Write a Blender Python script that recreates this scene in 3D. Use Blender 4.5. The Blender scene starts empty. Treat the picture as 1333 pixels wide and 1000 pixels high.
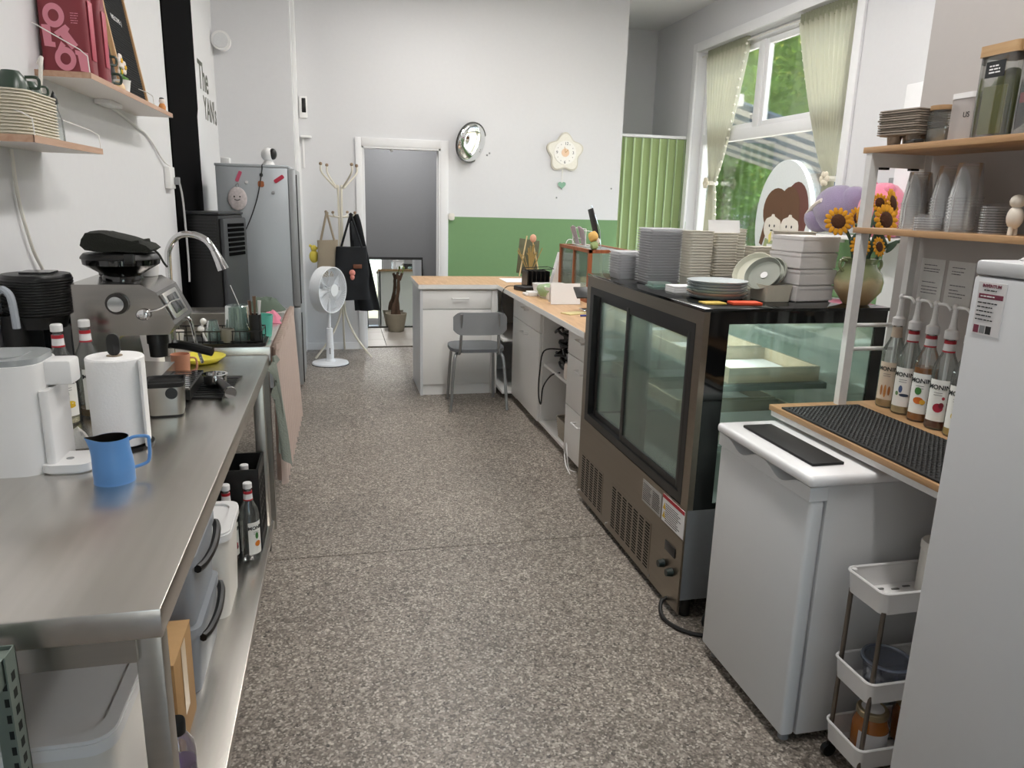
import bpy, bmesh, math, random
from math import sin, cos, pi, radians
from mathutils import Vector, Matrix
random.seed(7)
S = bpy.context.scene
C = S.collection

# ------------------------------------------------ camera, sky, sun, exposure
FPX = 969.0
yaw, pitch, roll = radians(13.25), radians(13.79), radians(1.57)
fw = Vector((sin(yaw)*cos(pitch), cos(yaw)*cos(pitch), -sin(pitch)))
rt = Vector((cos(yaw), -sin(yaw), 0)); up = rt.cross(fw)
r2 = rt*cos(roll) + up*sin(roll); u2 = -rt*sin(roll) + up*cos(roll)
cam = bpy.data.objects.new('camera', bpy.data.cameras.new('camera')); C.objects.link(cam)
cam.data.sensor_width = 36; cam.data.lens = FPX/1333*36; cam.data.clip_start = .05
m4 = Matrix((r2, u2, -fw)).transposed().to_4x4(); m4.translation = (0, 0, 1.54); cam.matrix_world = m4
S.camera = cam

W = bpy.data.worlds.new('sky'); S.world = W; W.use_nodes = True
nt = W.node_tree; sky = nt.nodes.new('ShaderNodeTexSky'); sky.sky_type = 'NISHITA'; sky.sun_disc = False
sky.sun_elevation = radians(52); sky.sun_rotation = radians(60); sky.air_density = 1.2; sky.dust_density = 2.0
nt.links.new(sky.outputs[0], nt.nodes['Background'].inputs[0]); nt.nodes['Background'].inputs[1].default_value = .8
sun = bpy.data.objects.new('sun', bpy.data.lights.new('sun', 'SUN')); C.objects.link(sun)
sun.data.energy = 30.0; sun.data.angle = radians(.6); sun.data.color = (1, .95, .86)
sd = Vector((.68, -.12, 1.0)).normalized(); sun.rotation_euler = sd.to_track_quat('Z', 'Y').to_euler(); sun.location = (8, 0, 9)

def area(name, loc, sx, sy, energy, rot=(0, 0, 0), col=(1, .97, .93)):
    l = bpy.data.lights.new(name, 'AREA'); l.shape = 'RECTANGLE'; l.size = sx; l.size_y = sy; l.energy = energy; l.color = col
    o = bpy.data.objects.new(name, l); C.objects.link(o); o.location = loc; o.rotation_euler = rot; return o
# unseen tube lights added to brighten the shop, fixtures built with the ceiling
CEIL = 3.56
FILL_LAMPS = [(.95, 1.3), (.85, 3.7), (.85, 6.2), (2.5, 5.8), (2.75, 3.6)]
for (lx, ly), en in zip(FILL_LAMPS, (27, 27, 22, 12, 17)): area('fill_tube_light', (lx, ly, CEIL-.115), .22, 1.4, en)
S.view_settings.view_transform = 'Standard'; S.view_settings.look = 'None'
S.view_settings.gamma = 1; S.view_settings.use_curve_mapping = False
S.view_settings.exposure = .33
S.cycles.transparent_max_bounces = 48
S.cycles.max_bounces = 12

# ------------------------------------------------ materials
MATS = {}
def lin(c):
    if isinstance(c, str): c = [int(c[i:i+2], 16) for i in (0, 2, 4)]
    return tuple(((v/255)/12.92 if v/255 <= .04045 else ((v/255+.055)/1.055)**2.4) for v in c) + (1,)
def M(name, col='cccccc', rough=.5, metal=0, bump=0, scale=60, var=.06, trans=0, coat=0, emit=0, stretch=None, sheen=0, alpha=None, sub=0, spec=.5):
    if name in MATS: return MATS[name]
    m = bpy.data.materials.new(name); m.use_nodes = True; MATS[name] = m
    n = m.node_tree; p = n.nodes['Principled BSDF']; L = n.links.new
    c = lin(col)
    tc = n.nodes.new('ShaderNodeTexCoord'); mp = n.nodes.new('ShaderNodeMapping'); L(tc.outputs['Object'], mp.inputs[0])
    if stretch: mp.inputs['Scale'].default_value = stretch
    nz = n.nodes.new('ShaderNodeTexNoise'); nz.inputs['Scale'].default_value = scale; nz.inputs['Detail'].default_value = 4
    L(mp.outputs[0], nz.inputs['Vector'])
    mx = n.nodes.new('ShaderNodeMix'); mx.data_type = 'RGBA'; L(nz.outputs['Fac'], mx.inputs[0])
    mx.inputs[6].default_value = tuple(v*(1-var) for v in c[:3])+(1,); mx.inputs[7].default_value = tuple(min(1, v*(1+var)) for v in c[:3])+(1,)
    L(mx.outputs[2], p.inputs['Base Color'])
    p.inputs['Roughness'].default_value = rough; p.inputs['Metallic'].default_value = metal
    p.inputs['Transmission Weight'].default_value = trans; p.inputs['Coat Weight'].default_value = coat
    p.inputs['Specular IOR Level'].default_value = spec
    p.inputs['Sheen Weight'].default_value = sheen
    if sub: p.inputs['Subsurface Weight'].default_value = sub
    if alpha is not None: p.inputs['Alpha'].default_value = alpha
    if emit: p.inputs['Emission Color'].default_value = c; p.inputs['Emission Strength'].default_value = emit
    if bump:
        b = n.nodes.new('ShaderNodeBump'); b.inputs['Strength'].default_value = bump; b.inputs['Distance'].default_value = .004
        L(nz.outputs['Fac'], b.inputs['Height']); L(b.outputs[0], p.inputs['Normal'])
    return m
def thin(name, tint='fafcfb', refl=.10, haze=0, hcol='e8e8ea', rough=.03):
    """thin clear sheet: see-through with a mirror share and, for plastic, a milky share"""
    if name in MATS: return MATS[name]
    m = bpy.data.materials.new(name); m.use_nodes = True; MATS[name] = m; n = m.node_tree; L = n.links.new
    for x in list(n.nodes): n.nodes.remove(x)
    out = n.nodes.new('ShaderNodeOutputMaterial'); t = n.nodes.new('ShaderNodeBsdfTransparent'); t.inputs[0].default_value = lin(tint)
    g = n.nodes.new('ShaderNodeBsdfGlossy'); g.inputs['Roughness'].default_value = rough
    fr = n.nodes.new('ShaderNodeFresnel'); fr.inputs[0].default_value = 1.35
    ad = n.nodes.new('ShaderNodeMath'); ad.operation = 'MULTIPLY_ADD'; ad.inputs[1].default_value = .8; ad.inputs[2].default_value = refl*.3; L(fr.outputs[0], ad.inputs[0])
    mx = n.nodes.new('ShaderNodeMixShader'); L(ad.outputs[0], mx.inputs[0]); L(t.outputs[0], mx.inputs[1]); L(g.outputs[0], mx.inputs[2])
    last = mx
    if haze:
        d = n.nodes.new('ShaderNodeBsdfDiffuse'); d.inputs[0].default_value = lin(hcol); tr = n.nodes.new('ShaderNodeBsdfTranslucent'); tr.inputs[0].default_value = lin(hcol)
        dm = n.nodes.new('ShaderNodeMixShader'); dm.inputs[0].default_value = .5; L(d.outputs[0], dm.inputs[1]); L(tr.outputs[0], dm.inputs[2])
        m2 = n.nodes.new('ShaderNodeMixShader'); m2.inputs[0].default_value = haze; L(mx.outputs[0], m2.inputs[1]); L(dm.outputs[0], m2.inputs[2]); last = m2
    L(last.outputs[0], out.inputs[0]); return m
def cloth(name, col, tr=.3, bump=.3, scale=300, var=.1):
    if name in MATS: return MATS[name]
    m = M(name, col, .9, bump=bump, scale=scale, var=var); n = m.node_tree; L = n.links.new
    p = n.nodes['Principled BSDF']; out = n.nodes['Material Output']; t = n.nodes.new('ShaderNodeBsdfTranslucent'); t.inputs[0].default_value = lin(col)
    mx = n.nodes.new('ShaderNodeMixShader'); mx.inputs[0].default_value = tr; L(p.outputs[0], mx.inputs[1]); L(t.outputs[0], mx.inputs[2]); L(mx.outputs[0], out.inputs[0]); return m
def sheer(name, col, open_=.25):
    if name in MATS: return MATS[name]
    m = cloth(name, col, .35, .2, 400); n = m.node_tree; L = n.links.new; out = n.nodes['Material Output']; src = out.inputs[0].links[0].from_socket
    t = n.nodes.new('ShaderNodeBsdfTransparent'); mx = n.nodes.new('ShaderNodeMixShader'); mx.inputs[0].default_value = open_
    L(src, mx.inputs[1]); L(t.outputs[0], mx.inputs[2]); L(mx.outputs[0], out.inputs[0]); return m
def terrazzo(name):
    m = bpy.data.materials.new(name); m.use_nodes = True; MATS[name] = m; n = m.node_tree; L = n.links.new; p = n.nodes['Principled BSDF']
    tc = n.nodes.new('ShaderNodeTexCoord')
    def vor(scale, ramp):
        v = n.nodes.new('ShaderNodeTexVoronoi'); v.inputs['Scale'].default_value = scale; L(tc.outputs['Object'], v.inputs['Vector'])
        w = n.nodes.new('ShaderNodeTexWhiteNoise'); L(v.outputs['Color'], w.inputs['Vector'])
        r = n.nodes.new('ShaderNodeValToRGB'); L(w.outputs['Value'], r.inputs[0]); r.color_ramp.interpolation = 'CONSTANT'
        e = r.color_ramp.elements
        for i, (pos, c) in enumerate(ramp):
            q = e[i] if i < 2 else e.new(pos)
            q.position = pos; q.color = lin(c)
        return v, r
    v1, r1 = vor(150, [(0, '5d534a'), (.34, '8a7e72'), (.62, 'a89c8d'), (.84, 'd6cbbc'), (.95, '322c27')])
    v2, r2_ = vor(70, [(0, '7f7468'), (.45, '978c7f'), (.8, 'bcb1a2'), (.94, '463f38')])
    mx = n.nodes.new('ShaderNodeMix'); mx.data_type = 'RGBA'; mx.inputs[0].default_value = .38; L(r1.outputs[0], mx.inputs[6]); L(r2_.outputs[0], mx.inputs[7])
    nz = n.nodes.new('ShaderNodeTexNoise'); nz.inputs['Scale'].default_value = 1.6; nz.inputs['Detail'].default_value = 6; L(tc.outputs['Object'], nz.inputs['Vector'])
    rp = n.nodes.new('ShaderNodeMapRange'); rp.inputs[1].default_value = .3; rp.inputs[2].default_value = .7; rp.inputs[3].default_value = .77; rp.inputs[4].default_value = 1.02; L(nz.outputs['Fac'], rp.inputs[0])
    hs = n.nodes.new('ShaderNodeHueSaturation'); hs.inputs['Saturation'].default_value = .8; L(rp.outputs[0], hs.inputs['Value']); L(mx.outputs[2], hs.inputs['Color']); L(hs.outputs[0], p.inputs['Base Color'])
    p.inputs['Roughness'].default_value = .42
    b = n.nodes.new('ShaderNodeBump'); b.inputs['Strength'].default_value = .12; b.inputs['Distance'].default_value = .002; L(v1.outputs['Distance'], b.inputs['Height']); L(b.outputs[0], p.inputs['Normal'])
    return m
def wood(name, a, b, scale=9, stretch=(1, .08, 1), rough=.45):
    if name in MATS: return MATS[name]
    m = bpy.data.materials.new(name); m.use_nodes = True; MATS[name] = m; n = m.node_tree; L = n.links.new; p = n.nodes['Principled BSDF']
    tc = n.nodes.new('ShaderNodeTexCoord'); mp = n.nodes.new('ShaderNodeMapping'); mp.inputs['Scale'].default_value = stretch; L(tc.outputs['Object'], mp.inputs[0])
    nz = n.nodes.new('ShaderNodeTexNoise'); nz.inputs['Scale'].default_value = scale*6; nz.inputs['Detail'].default_value = 6; nz.inputs['Distortion'].default_value = .6; L(mp.outputs[0], nz.inputs['Vector'])
    r = n.nodes.new('ShaderNodeValToRGB'); r.color_ramp.elements[0].position = .3; r.color_ramp.elements[1].position = .7
    r.color_ramp.elements[0].color = lin(a); r.color_ramp.elements[1].color = lin(b); L(nz.outputs['Fac'], r.inputs[0]); L(r.outputs[0], p.inputs['Base Color'])
    p.inputs['Roughness'].default_value = rough; return m

white = M('white_paint', 'e9e9ea', .7, bump=.05, scale=25, var=.015)
wallm = M('wall_paint', 'dcdcde', .85, bump=.08, scale=30, var=.02)
greenp = M('green_paint', '75996a', .75, bump=.05, scale=25, var=.03)
lam = M('white_laminate', 'f3f2ef', .35, var=.01)
steel = M('brushed_steel', 'd2cec8', .27, 1, bump=.03, scale=40, var=.10, stretch=(1, .06, 1))
steel2 = M('satin_steel', 'b9b5ae', .33, 1, bump=.03, scale=60, var=.08, stretch=(.05, 1, 1))
chrome = M('chrome', 'dcdcdc', .08, 1, var=.01)
blackp = M('black_plastic', '141414', .38, var=.1)
blackm = M('black_matte', '050506', .9, var=.15, spec=.06)
rubber = M('black_rubber', '0d0d0d', .6, var=.1)
wplast = M('white_plastic', 'eeedec', .35, var=.01)
wplast2 = M('warm_white_plastic', 'e6e2da', .4, var=.01)
gplast = M('grey_plastic', '8d8f90', .4, var=.03)
oak = wood('oak_laminate', 'b8916a', 'cfab83')
redp = M('red_print', 'b3202f', .45, var=.02)
inkp = M('ink_print', '1c1c1e', .5, var=.02)
paper = M('white_paper', 'efeeee', .8, var=.02)
glassc = thin('clear_glass')
gglass = thin('hazed_green_glass', 'f4faf7', .1, .07, 'd9f0e6')  # milky mint share stands in for reflected haze and brightens the panes

# ------------------------------------------------ mesh builder
class B:
    def __init__(s): s.bm = bmesh.new()
    def box(s, x0, x1, y0, y1, z0, z1, bev=0, seg=2, M_=None):
        g = bmesh.ops.create_cube(s.bm, size=1)['verts']
        bmesh.ops.transform(s.bm, matrix=Matrix.Translation(((x0+x1)/2, (y0+y1)/2, (z0+z1)/2)) @ Matrix.Diagonal((abs(x1-x0), abs(y1-y0), abs(z1-z0), 1)), verts=g)
        if bev:
            es = list({e for v in g for e in v.link_edges})
            r = bmesh.ops.bevel(s.bm, geom=es, offset=bev, segments=seg, affect='EDGES', profile=.5)
            g = list({v for f in r['faces'] for v in f.verts} | {v for v in g if v.is_valid})
        if M_: bmesh.ops.transform(s.bm, matrix=M_, verts=[v for v in g if v.is_valid])
        return s
    def cyl(s, p0, p1, r0, r1=None, n=14):
        p0, p1 = Vector(p0), Vector(p1); d = p1-p0
        g = bmesh.ops.create_cone(s.bm, cap_ends=True, segments=n, radius1=r0, radius2=r0 if r1 is None else r1, depth=d.length)['verts']
        bmesh.ops.transform(s.bm, matrix=Matrix.Translation((p0+p1)/2) @ d.to_track_quat('Z', 'Y').to_matrix().to_4x4(), verts=g); return s
    def lathe(s, prof, n=24, c=(0, 0, 0), sx=1, sy=1, M_=None):
        rows = []; c = Vector(c)
        for r, z in prof:
            if r < 1e-6: rows.append([s.bm.verts.new(c+Vector((0, 0, z)))])
            else: rows.append([s.bm.verts.new(c+Vector((r*sx*cos(2*pi*k/n), r*sy*sin(2*pi*k/n), z))) for k in range(n)])
        for a, b in zip(rows, rows[1:]):
            for k in range(n):
                j = (k+1) % n
                if len(a) == 1 and len(b) == 1: continue
                if len(a) == 1: s.bm.faces.new((a[0], b[j], b[k]))
                elif len(b) == 1: s.bm.faces.new((a[k], a[j], b[0]))
                else: s.bm.faces.new((a[k], a[j], b[j], b[k]))
        if M_: bmesh.ops.transform(s.bm, matrix=M_, verts=[v for r in rows for v in r])
        return s
    def tube(s, pts, r, n=8, cyc=False, sm=0):
        P = [Vector(p) for p in pts]
        if sm:
            Q = []; L_ = len(P)
            for i in range(L_ if cyc else L_-1):
                a, b, c, d = (P[(i-1) % L_] if cyc or i else P[0]), P[i], P[(i+1) % L_], (P[(i+2) % L_] if cyc or i+2 < L_ else P[-1])
                for k in range(sm):
                    t = k/sm; Q.append(.5*((2*b)+(c-a)*t+(2*a-5*b+4*c-d)*t*t+(3*b-a-3*c+d)*t**3))
            if not cyc: Q.append(P[-1])
            P = Q
        rings = []; N = len(P); prev = None
        for i, p in enumerate(P):
            t = (P[(i+1) % N]-P[i-1]) if cyc else (P[min(i+1, N-1)]-P[max(i-1, 0)])
            t = t.normalized() if t.length > 1e-9 else Vector((0, 0, 1))
            if prev is None: u = t.orthogonal().normalized()
            else:
                u = prev-t*prev.dot(t); u = u.normalized() if u.length > 1e-6 else t.orthogonal().normalized()
            prev = u; w = t.cross(u); rr_ = r[min(i, len(r)-1)] if isinstance(r, (list, tuple)) else r
            rings.append([s.bm.verts.new(p+(u*cos(2*pi*k/n)+w*sin(2*pi*k/n))*rr_) for k in range(n)])
        for i in range(N if cyc else N-1):
            a, b = rings[i], rings[(i+1) % N]
            for k in range(n): s.bm.faces.new((a[k], a[(k+1) % n], b[(k+1) % n], b[k]))
        if not cyc: s.bm.faces.new(rings[0][::-1]); s.bm.faces.new(rings[-1])
        return s
    def prism(s, poly, ax, a, b, M_=None):
        def p3(p, h): return Vector((h, p[0], p[1])) if ax == 'x' else Vector((p[0], h, p[1])) if ax == 'y' else Vector((p[0], p[1], h))
        A = [s.bm.verts.new(p3(p, a)) for p in poly]; Bv = [s.bm.verts.new(p3(p, b)) for p in poly]; n = len(poly)
        fs = [s.bm.faces.new(A[::-1]), s.bm.faces.new(Bv)]
        for k in range(n): fs.append(s.bm.faces.new((A[k], A[(k+1) % n], Bv[(k+1) % n], Bv[k])))
        bmesh.ops.recalc_face_normals(s.bm, faces=fs)
        if M_: bmesh.ops.transform(s.bm, matrix=M_, verts=A+Bv)
        return s
    def shell(s, poly, z0, z1, poly2=None, t=.002, rim=True):
        """open tray: outline poly at z0 flaring to poly2 at z1, with a floor and wall thickness t"""
        poly2 = poly2 or poly
        cx = sum(p[0] for p in poly)/len(poly); cy = sum(p[1] for p in poly)/len(poly)
        def inn(q):
            o = []
            for x, y in q:
                d = math.hypot(x-cx, y-cy); k = (d-t*1.3)/d; o.append((cx+(x-cx)*k, cy+(y-cy)*k))
            return o
        rings = [[s.bm.verts.new((x, y, z)) for x, y in q] for q, z in ((poly, z0), (poly2, z1), (inn(poly2), z1), (inn(poly), z0+t))]
        n = len(poly); s.bm.faces.new(rings[0][::-1]); s.bm.faces.new(rings[3])
        for a, b in zip(rings, rings[1:]):
            for k in range(n): s.bm.faces.new((a[k], a[(k+1) % n], b[(k+1) % n], b[k]))
        return s
    def grid(s, fn, nu, nv, cu=False):
        V = [[s.bm.verts.new(fn(i/(nu if cu else nu-1), j/(nv-1))) for j in range(nv)] for i in range(nu)]
        for i in range(nu if cu else nu-1):
            for j in range(nv-1):
                k = (i+1) % nu; s.bm.faces.new((V[i][j], V[k][j], V[k][j+1], V[i][j+1]))
        return s
    def ball(s, c, rx, ry=None, rz=None, n=14, M_=None):
        g = bmesh.ops.create_uvsphere(s.bm, u_segments=n, v_segments=max(6, n*2//3), radius=1)['verts']
        mm = Matrix.Translation(c) @ (M_ or Matrix.Identity(4)) @ Matrix.Diagonal((rx, ry or rx, rz or rx, 1)); bmesh.ops.transform(s.bm, matrix=mm, verts=g); return s
    def xf(s, m): bmesh.ops.transform(s.bm, matrix=m, verts=s.bm.verts[:]); return s
    def thick(s, t):
        bmesh.ops.recalc_face_normals(s.bm, faces=s.bm.faces[:])
        bmesh.ops.solidify(s.bm, geom=s.bm.faces[:], thickness=t); return s
    def noise(s, a, f=8, seed=0):
        from mathutils import noise as N
        for v in s.bm.verts: v.co += N.noise_vector(v.co*f+Vector((seed, 0, 0)))*a
        return s
    def mesh(s, name, ang=35):
        me = bpy.data.meshes.new(name); s.bm.to_mesh(me); s.bm.free()
        if len(me.polygons):
            me.polygons.foreach_set('use_smooth', [True]*len(me.polygons)); me.set_sharp_from_angle(angle=radians(ang))
        return me
    def obj(s, name, mat, parent=None, label=None, ang=35, loc=None, rot=None):
        off = OFF.get(parent.name if parent else None)
        if off: bmesh.ops.translate(s.bm, vec=-Vector(off), verts=s.bm.verts[:])
        o = bpy.data.objects.new(name, s.mesh(name, ang)); C.objects.link(o); o.data.materials.append(mat)
        if parent:
            o.parent = parent
            if off: OFF[o.name] = off
        if label: o['label'] = label
        if loc: o.location = loc
        if rot: o.rotation_euler = rot
        return o
OFF = {}
def tag(o, label, cat, group=None, kind=None):
    if label: o['label'] = label
    if cat: o['category'] = cat
    if group: o['group'] = group
    if kind: o['kind'] = kind
    return o
def root(name, label, cat, loc=(0, 0, 0), rz=0, group=None, world=False):
    """Empty at the base of a thing; world=True: its parts are written in room coordinates"""
    o = bpy.data.objects.new(name, None); C.objects.link(o); o.location = loc; o.rotation_euler = (0, 0, rz); o.empty_display_size = .05
    if world: OFF[o.name] = tuple(loc)
    return tag(o, label, cat, group)
def struct(b, name, mat, parent=None):
    o = b.obj(name, mat, parent)
    if not parent: o['kind'] = 'structure'
    return o
def thing(b, name, mat, label, cat, loc=None, rot=None, group=None, base=None):
    """one-mesh thing; geometry local (loc given) or in room coordinates with origin moved to base"""
    if base: b.xf(Matrix.Translation(-Vector(base))); loc = base
    return tag(b.obj(name, mat, None, loc=loc, rot=rot), label, cat, group)
def dup(o, loc=None, rz=None, label=None, group=None, parent=None):
    c = o.copy(); C.objects.link(c)
    if parent: c.parent = parent
    if loc is not None: c.location = loc
    if rz is not None: c.rotation_euler[2] = rz
    if label: c['label'] = label
    if group: c['group'] = group
    for ch in list(o.children): dup(ch, parent=c)
    return c
def rr(x0, x1, y0, y1, r, n=5):
    o = []
    for cx, cy, a in ((x1-r, y1-r, 0), (x0+r, y1-r, pi/2), (x0+r, y0+r, pi), (x1-r, y0+r, 3*pi/2)):
        o += [(cx+r*cos(a+pi/2*k/n), cy+r*sin(a+pi/2*k/n)) for k in range(n+1)]
    return o
def ell(cx, cy, a, b, n=28): return [(cx+a*cos(2*pi*k/n), cy+b*sin(2*pi*k/n)) for k in range(n)]
FACE = {'-y': Matrix(((1, 0, 0), (0, 0, -1), (0, 1, 0))), '+x': Matrix(((0, 0, 1), (1, 0, 0), (0, 1, 0))),
        '-x': Matrix(((0, 0, -1), (-1, 0, 0), (0, 1, 0))), '+z': Matrix.Identity(3), '+y': Matrix(((-1, 0, 0), (0, 0, 1), (0, 1, 0)))}
def text(s, size, mat, parent, loc, face='-y', name='lettering', spin=0, wrap=None, bold=0, align='CENTER', narrow=1):
    cu = bpy.data.curves.new('t', 'FONT'); cu.body = s; cu.size = size; cu.align_x = align; cu.align_y = 'CENTER'; cu.extrude = .0004; cu.offset = bold; cu.resolution_u = 4
    t = bpy.data.objects.new('t', cu); C.objects.link(t); me = bpy.data.meshes.new_from_object(t)
    bpy.data.objects.remove(t); bpy.data.curves.remove(cu)
    me.transform(Matrix.Rotation(spin, 4, 'Z') @ Matrix.Diagonal((narrow, 1, 1, 1)))
    off = Vector(OFF.get(parent.name, (0, 0, 0))) if parent else Vector()
    if wrap:   # (radius, angle): bend around a vertical cylinder, loc gives axis
        R_, a0 = wrap
        for v in me.vertices:
            a = a0+v.co.x/R_; v.co = Vector((cos(a)*(R_+v.co.z+.0006), sin(a)*(R_+v.co.z+.0006), v.co.y))+Vector(loc)-off
    else: me.transform(Matrix.Translation(Vector(loc)-off) @ FACE[face].to_4x4())
    o = bpy.data.objects.new(name, me); C.objects.link(o); me.materials.append(mat)
    if parent:
        o.parent = parent
        if parent.name in OFF: OFF[o.name] = OFF[parent.name]
    return o
def lines(parent, mat, x0, x1, ys, face, loc, h=.002, name='print_lines', seed=1, jag=.3):
    """rows of small print: thin bars in the local xy plane of a face"""
    rnd = random.Random(seed); b = B()
    for y in ys:
        x = x0; e = x1-(x1-x0)*jag*rnd.random()
        while x < e:
            w = min(e-x, h*(1.5+4*rnd.random())); b.box(x, x+w, y-h/2, y+h/2, 0, .0005); x += w+h*.8
    b.xf(Matrix.Translation(loc) @ FACE[face].to_4x4()); return b.obj(name, mat, parent)
def scurve(parts, mat, parent, name, r=.004, sm=6): return B().tube(parts, r, 7, sm=sm).obj(name, mat, parent)
# ================================================ the setting
terr = terrazzo('terrazzo')
joint = M('floor_joint', '4a443c', .9)
fl = struct(B().box(-1.2, 4.2, -2.4, 9.2, -.14, -.022), 'floor', joint)
for x0, x1, y0, y1 in ((-1.2, 4.2, -2.4, 3.098), (-1.2, 4.2, 3.104, 7.86)):
    B().box(x0, x1, y0, y1, -.021, 0, .0015, 1).obj('slab', terr, fl)
B().box(2.9, 4.2, 7.864, 9.2, -.021, 0).obj('slab', terr, fl)
tile = M('beige_tile', '9c958c', .35, bump=.03, scale=8, var=.08)
for i in range(3):
    for j in range(3):
        x = .02+i*.46; y = 7.864+j*.46
        B().box(x, x+.455, y, y+.455, -.021, 0, .002, 1).obj('tile', tile, fl)
struct(B().box(-1.2, 4.2, -2.4, 9.2, CEIL, CEIL+.1), 'ceiling', white)
wl = struct(B().box(-1.14, -1.02, -2.4, 7.5, 0, CEIL), 'wall_left', wallm)
B().prism([(5.33, .3), (6.36, .3), (6.36, 1.62), (6.352, 1.64), (6.352, 2.1), (6.40, 2.16), (6.40, CEIL), (5.33, CEIL)], 'x', -1.02, -1.012).obj('black_wall_band', blackm, wl)  # matte black strip set on the wall face
struct(B().box(-1.14, -.365, 7.45, 7.92, 0, CEIL), 'wall_niche', wallm)
struct(B().box(-.366, -.335, 7.70, 7.80, 0, 3.3, .003), 'trim_1', white)
struct(B().box(-.345, -.325, 7.79, 7.802, .0, .0+2.0).box(-.365, .19, 7.785, 7.80, 0, .07), 'baseboard_back', white)
wb = struct(B().box(-.365, .25, 7.8, 7.92, 0, CEIL).box(1.03, 2.96, 7.8, 7.92, 0, CEIL).box(.25, 1.03, 7.8, 7.92, 2.03, CEIL), 'wall_back', wallm)
B().box(1.115, 2.96, 7.796, 7.8, .0, 1.37).obj('green_dado', greenp, wb)
d = struct(B().box(.19, .25, 7.775, 7.805, 0, 2.11, .004).box(1.03, 1.11, 7.775, 7.805, 0, 2.11, .004).box(.2501, 1.0299, 7.775, 7.805, 2.03, 2.11, .004)
       .box(.25, .268, 7.78, 7.92, 0, 2.03).box(1.012, 1.03, 7.78, 7.92, 0, 2.03).box(.25, 1.03, 7.78, 7.92, 2.012, 2.03)
       .box(.268, .28, 7.85, 7.87, 0, 2.012).box(1.0, 1.012, 7.85, 7.87, 0, 2.012), 'door_1', white)
B().box(.25, 1.03, 7.85, 7.872, 0, .012, .003).obj('threshold', M('threshold_metal', '6b655d', .4, .8), d)
B().ball((.545, 7.83, 2.0), .016).cyl((.545, 7.83, 2.0), (.545, 7.83, 2.02), .02).obj('door_stop', wplast, d)
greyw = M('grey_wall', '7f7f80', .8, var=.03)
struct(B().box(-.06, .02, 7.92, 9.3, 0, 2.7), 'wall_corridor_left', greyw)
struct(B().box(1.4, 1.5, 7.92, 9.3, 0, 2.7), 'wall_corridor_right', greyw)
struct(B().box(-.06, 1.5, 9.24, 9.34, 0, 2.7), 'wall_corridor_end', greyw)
struct(B().box(-.06, 1.5, 7.92, 9.34, 2.7, 2.8), 'ceiling_corridor', white)
struct(B().box(2.86, 2.96, 7.92, 9.1, 0, CEIL), 'wall_recess_left', wallm)
struct(B().box(2.86, 4.0, 9.0, 9.12, 0, CEIL), 'wall_recess', wallm)
# window wall with the opening y 5.28..7.86, z .46..3.10
WY0, WY1, WZ0, WZ1 = 5.28, 7.88, .46, 3.13
wr = struct(B().box(3.8, 4.02, 2.1, WY0, 0, CEIL).box(3.8, 4.02, WY1, 9.12, 0, CEIL).box(3.8, 4.02, WY0, WY1, 0, WZ0).box(3.8, 4.02, WY0, WY1, WZ1, CEIL), 'wall_right', wallm)
for y0, y1, z1 in ((2.2, WY0, 1.37), (WY0, WY1, WZ0-.03), (WY1, 8.99, 1.37)):
    B().box(3.796, 3.8, y0, y1, 0, z1).obj('green_dado', greenp, wr)
struct(B().box(1.88, 2.06, -2.4, 2.235, 0, CEIL), 'wall_shelf_side', M('shaded_wall_paint', 'b9b4b1', .85, bump=.08, scale=30, var=.02))  # this wall's shade is put into its colour, greyer than the others
struct(B().box(2.06, 4.02, 2.12, 2.235, 0, CEIL), 'wall_return', wallm)
# shop front behind: wall with a wide glazed opening
wf = struct(B().box(-1.14, .1, -2.5, -2.4, 0, CEIL).box(1.2, 2.06, -2.5, -2.4, 0, CEIL).box(.1, 1.2, -2.5, -2.4, 0, .12).box(.1, 1.2, -2.5, -2.4, 2.4, CEIL), 'wall_front', wallm)
w2 = struct(B().box(.1, .16, -2.47, -2.41, .12, 2.4).box(1.14, 1.2, -2.47, -2.41, .12, 2.4).box(.16, 1.14, -2.47, -2.41, .12, .18).box(.16, 1.14, -2.47, -2.41, 2.34, 2.4), 'window_2', white)
B().box(.16, 1.14, -2.445, -2.44, .18, 2.34).obj('pane', glassc, w2)
# the window
wn = struct(B().box(3.90, 3.97, WY0, WY0+.07, WZ0, WZ1, .004).box(3.90, 3.97, WY1-.07, WY1, WZ0, WZ1, .004).box(3.90, 3.97, WY0+.07, WY1-.07, WZ0, WZ0+.07, .004).box(3.90, 3.97, WY0+.07, WY1-.07, WZ1-.07, WZ1, .004), 'window_1', white)
B().box(3.888, 3.972, WY0+.07, WY1-.07, 2.19, 2.29, .004).obj('transom', white, wn)
B().box(3.895, 3.965, 6.72, 6.80, 2.29, WZ1-.07, .004).obj('mullion', white, wn)
for ya, yb in ((WY0+.07, 6.72), (6.80, WY1-.07)):
    B().box(3.91, 3.955, ya, ya+.05, 2.29, WZ1-.07, .003).box(3.91, 3.955, yb-.05, yb, 2.29, WZ1-.07, .003).box(3.91, 3.955, ya+.05, yb-.05, 2.29, 2.34, .003).box(3.91, 3.955, ya+.05, yb-.05, WZ1-.12, WZ1-.07, .003).obj('sash', white, wn)
    B().box(3.932, 3.936, ya+.05, yb-.05, 2.34, WZ1-.12).obj('pane', glassc, wn)
B().box(3.932, 3.936, WY0+.07, WY1-.07, WZ0+.07, 2.19).obj('pane', glassc, wn)
B().box(3.74, 3.9, WY0-.03, WY1+.03, WZ0-.035, WZ0, .006).obj('window_sill', white, wn)
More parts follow.
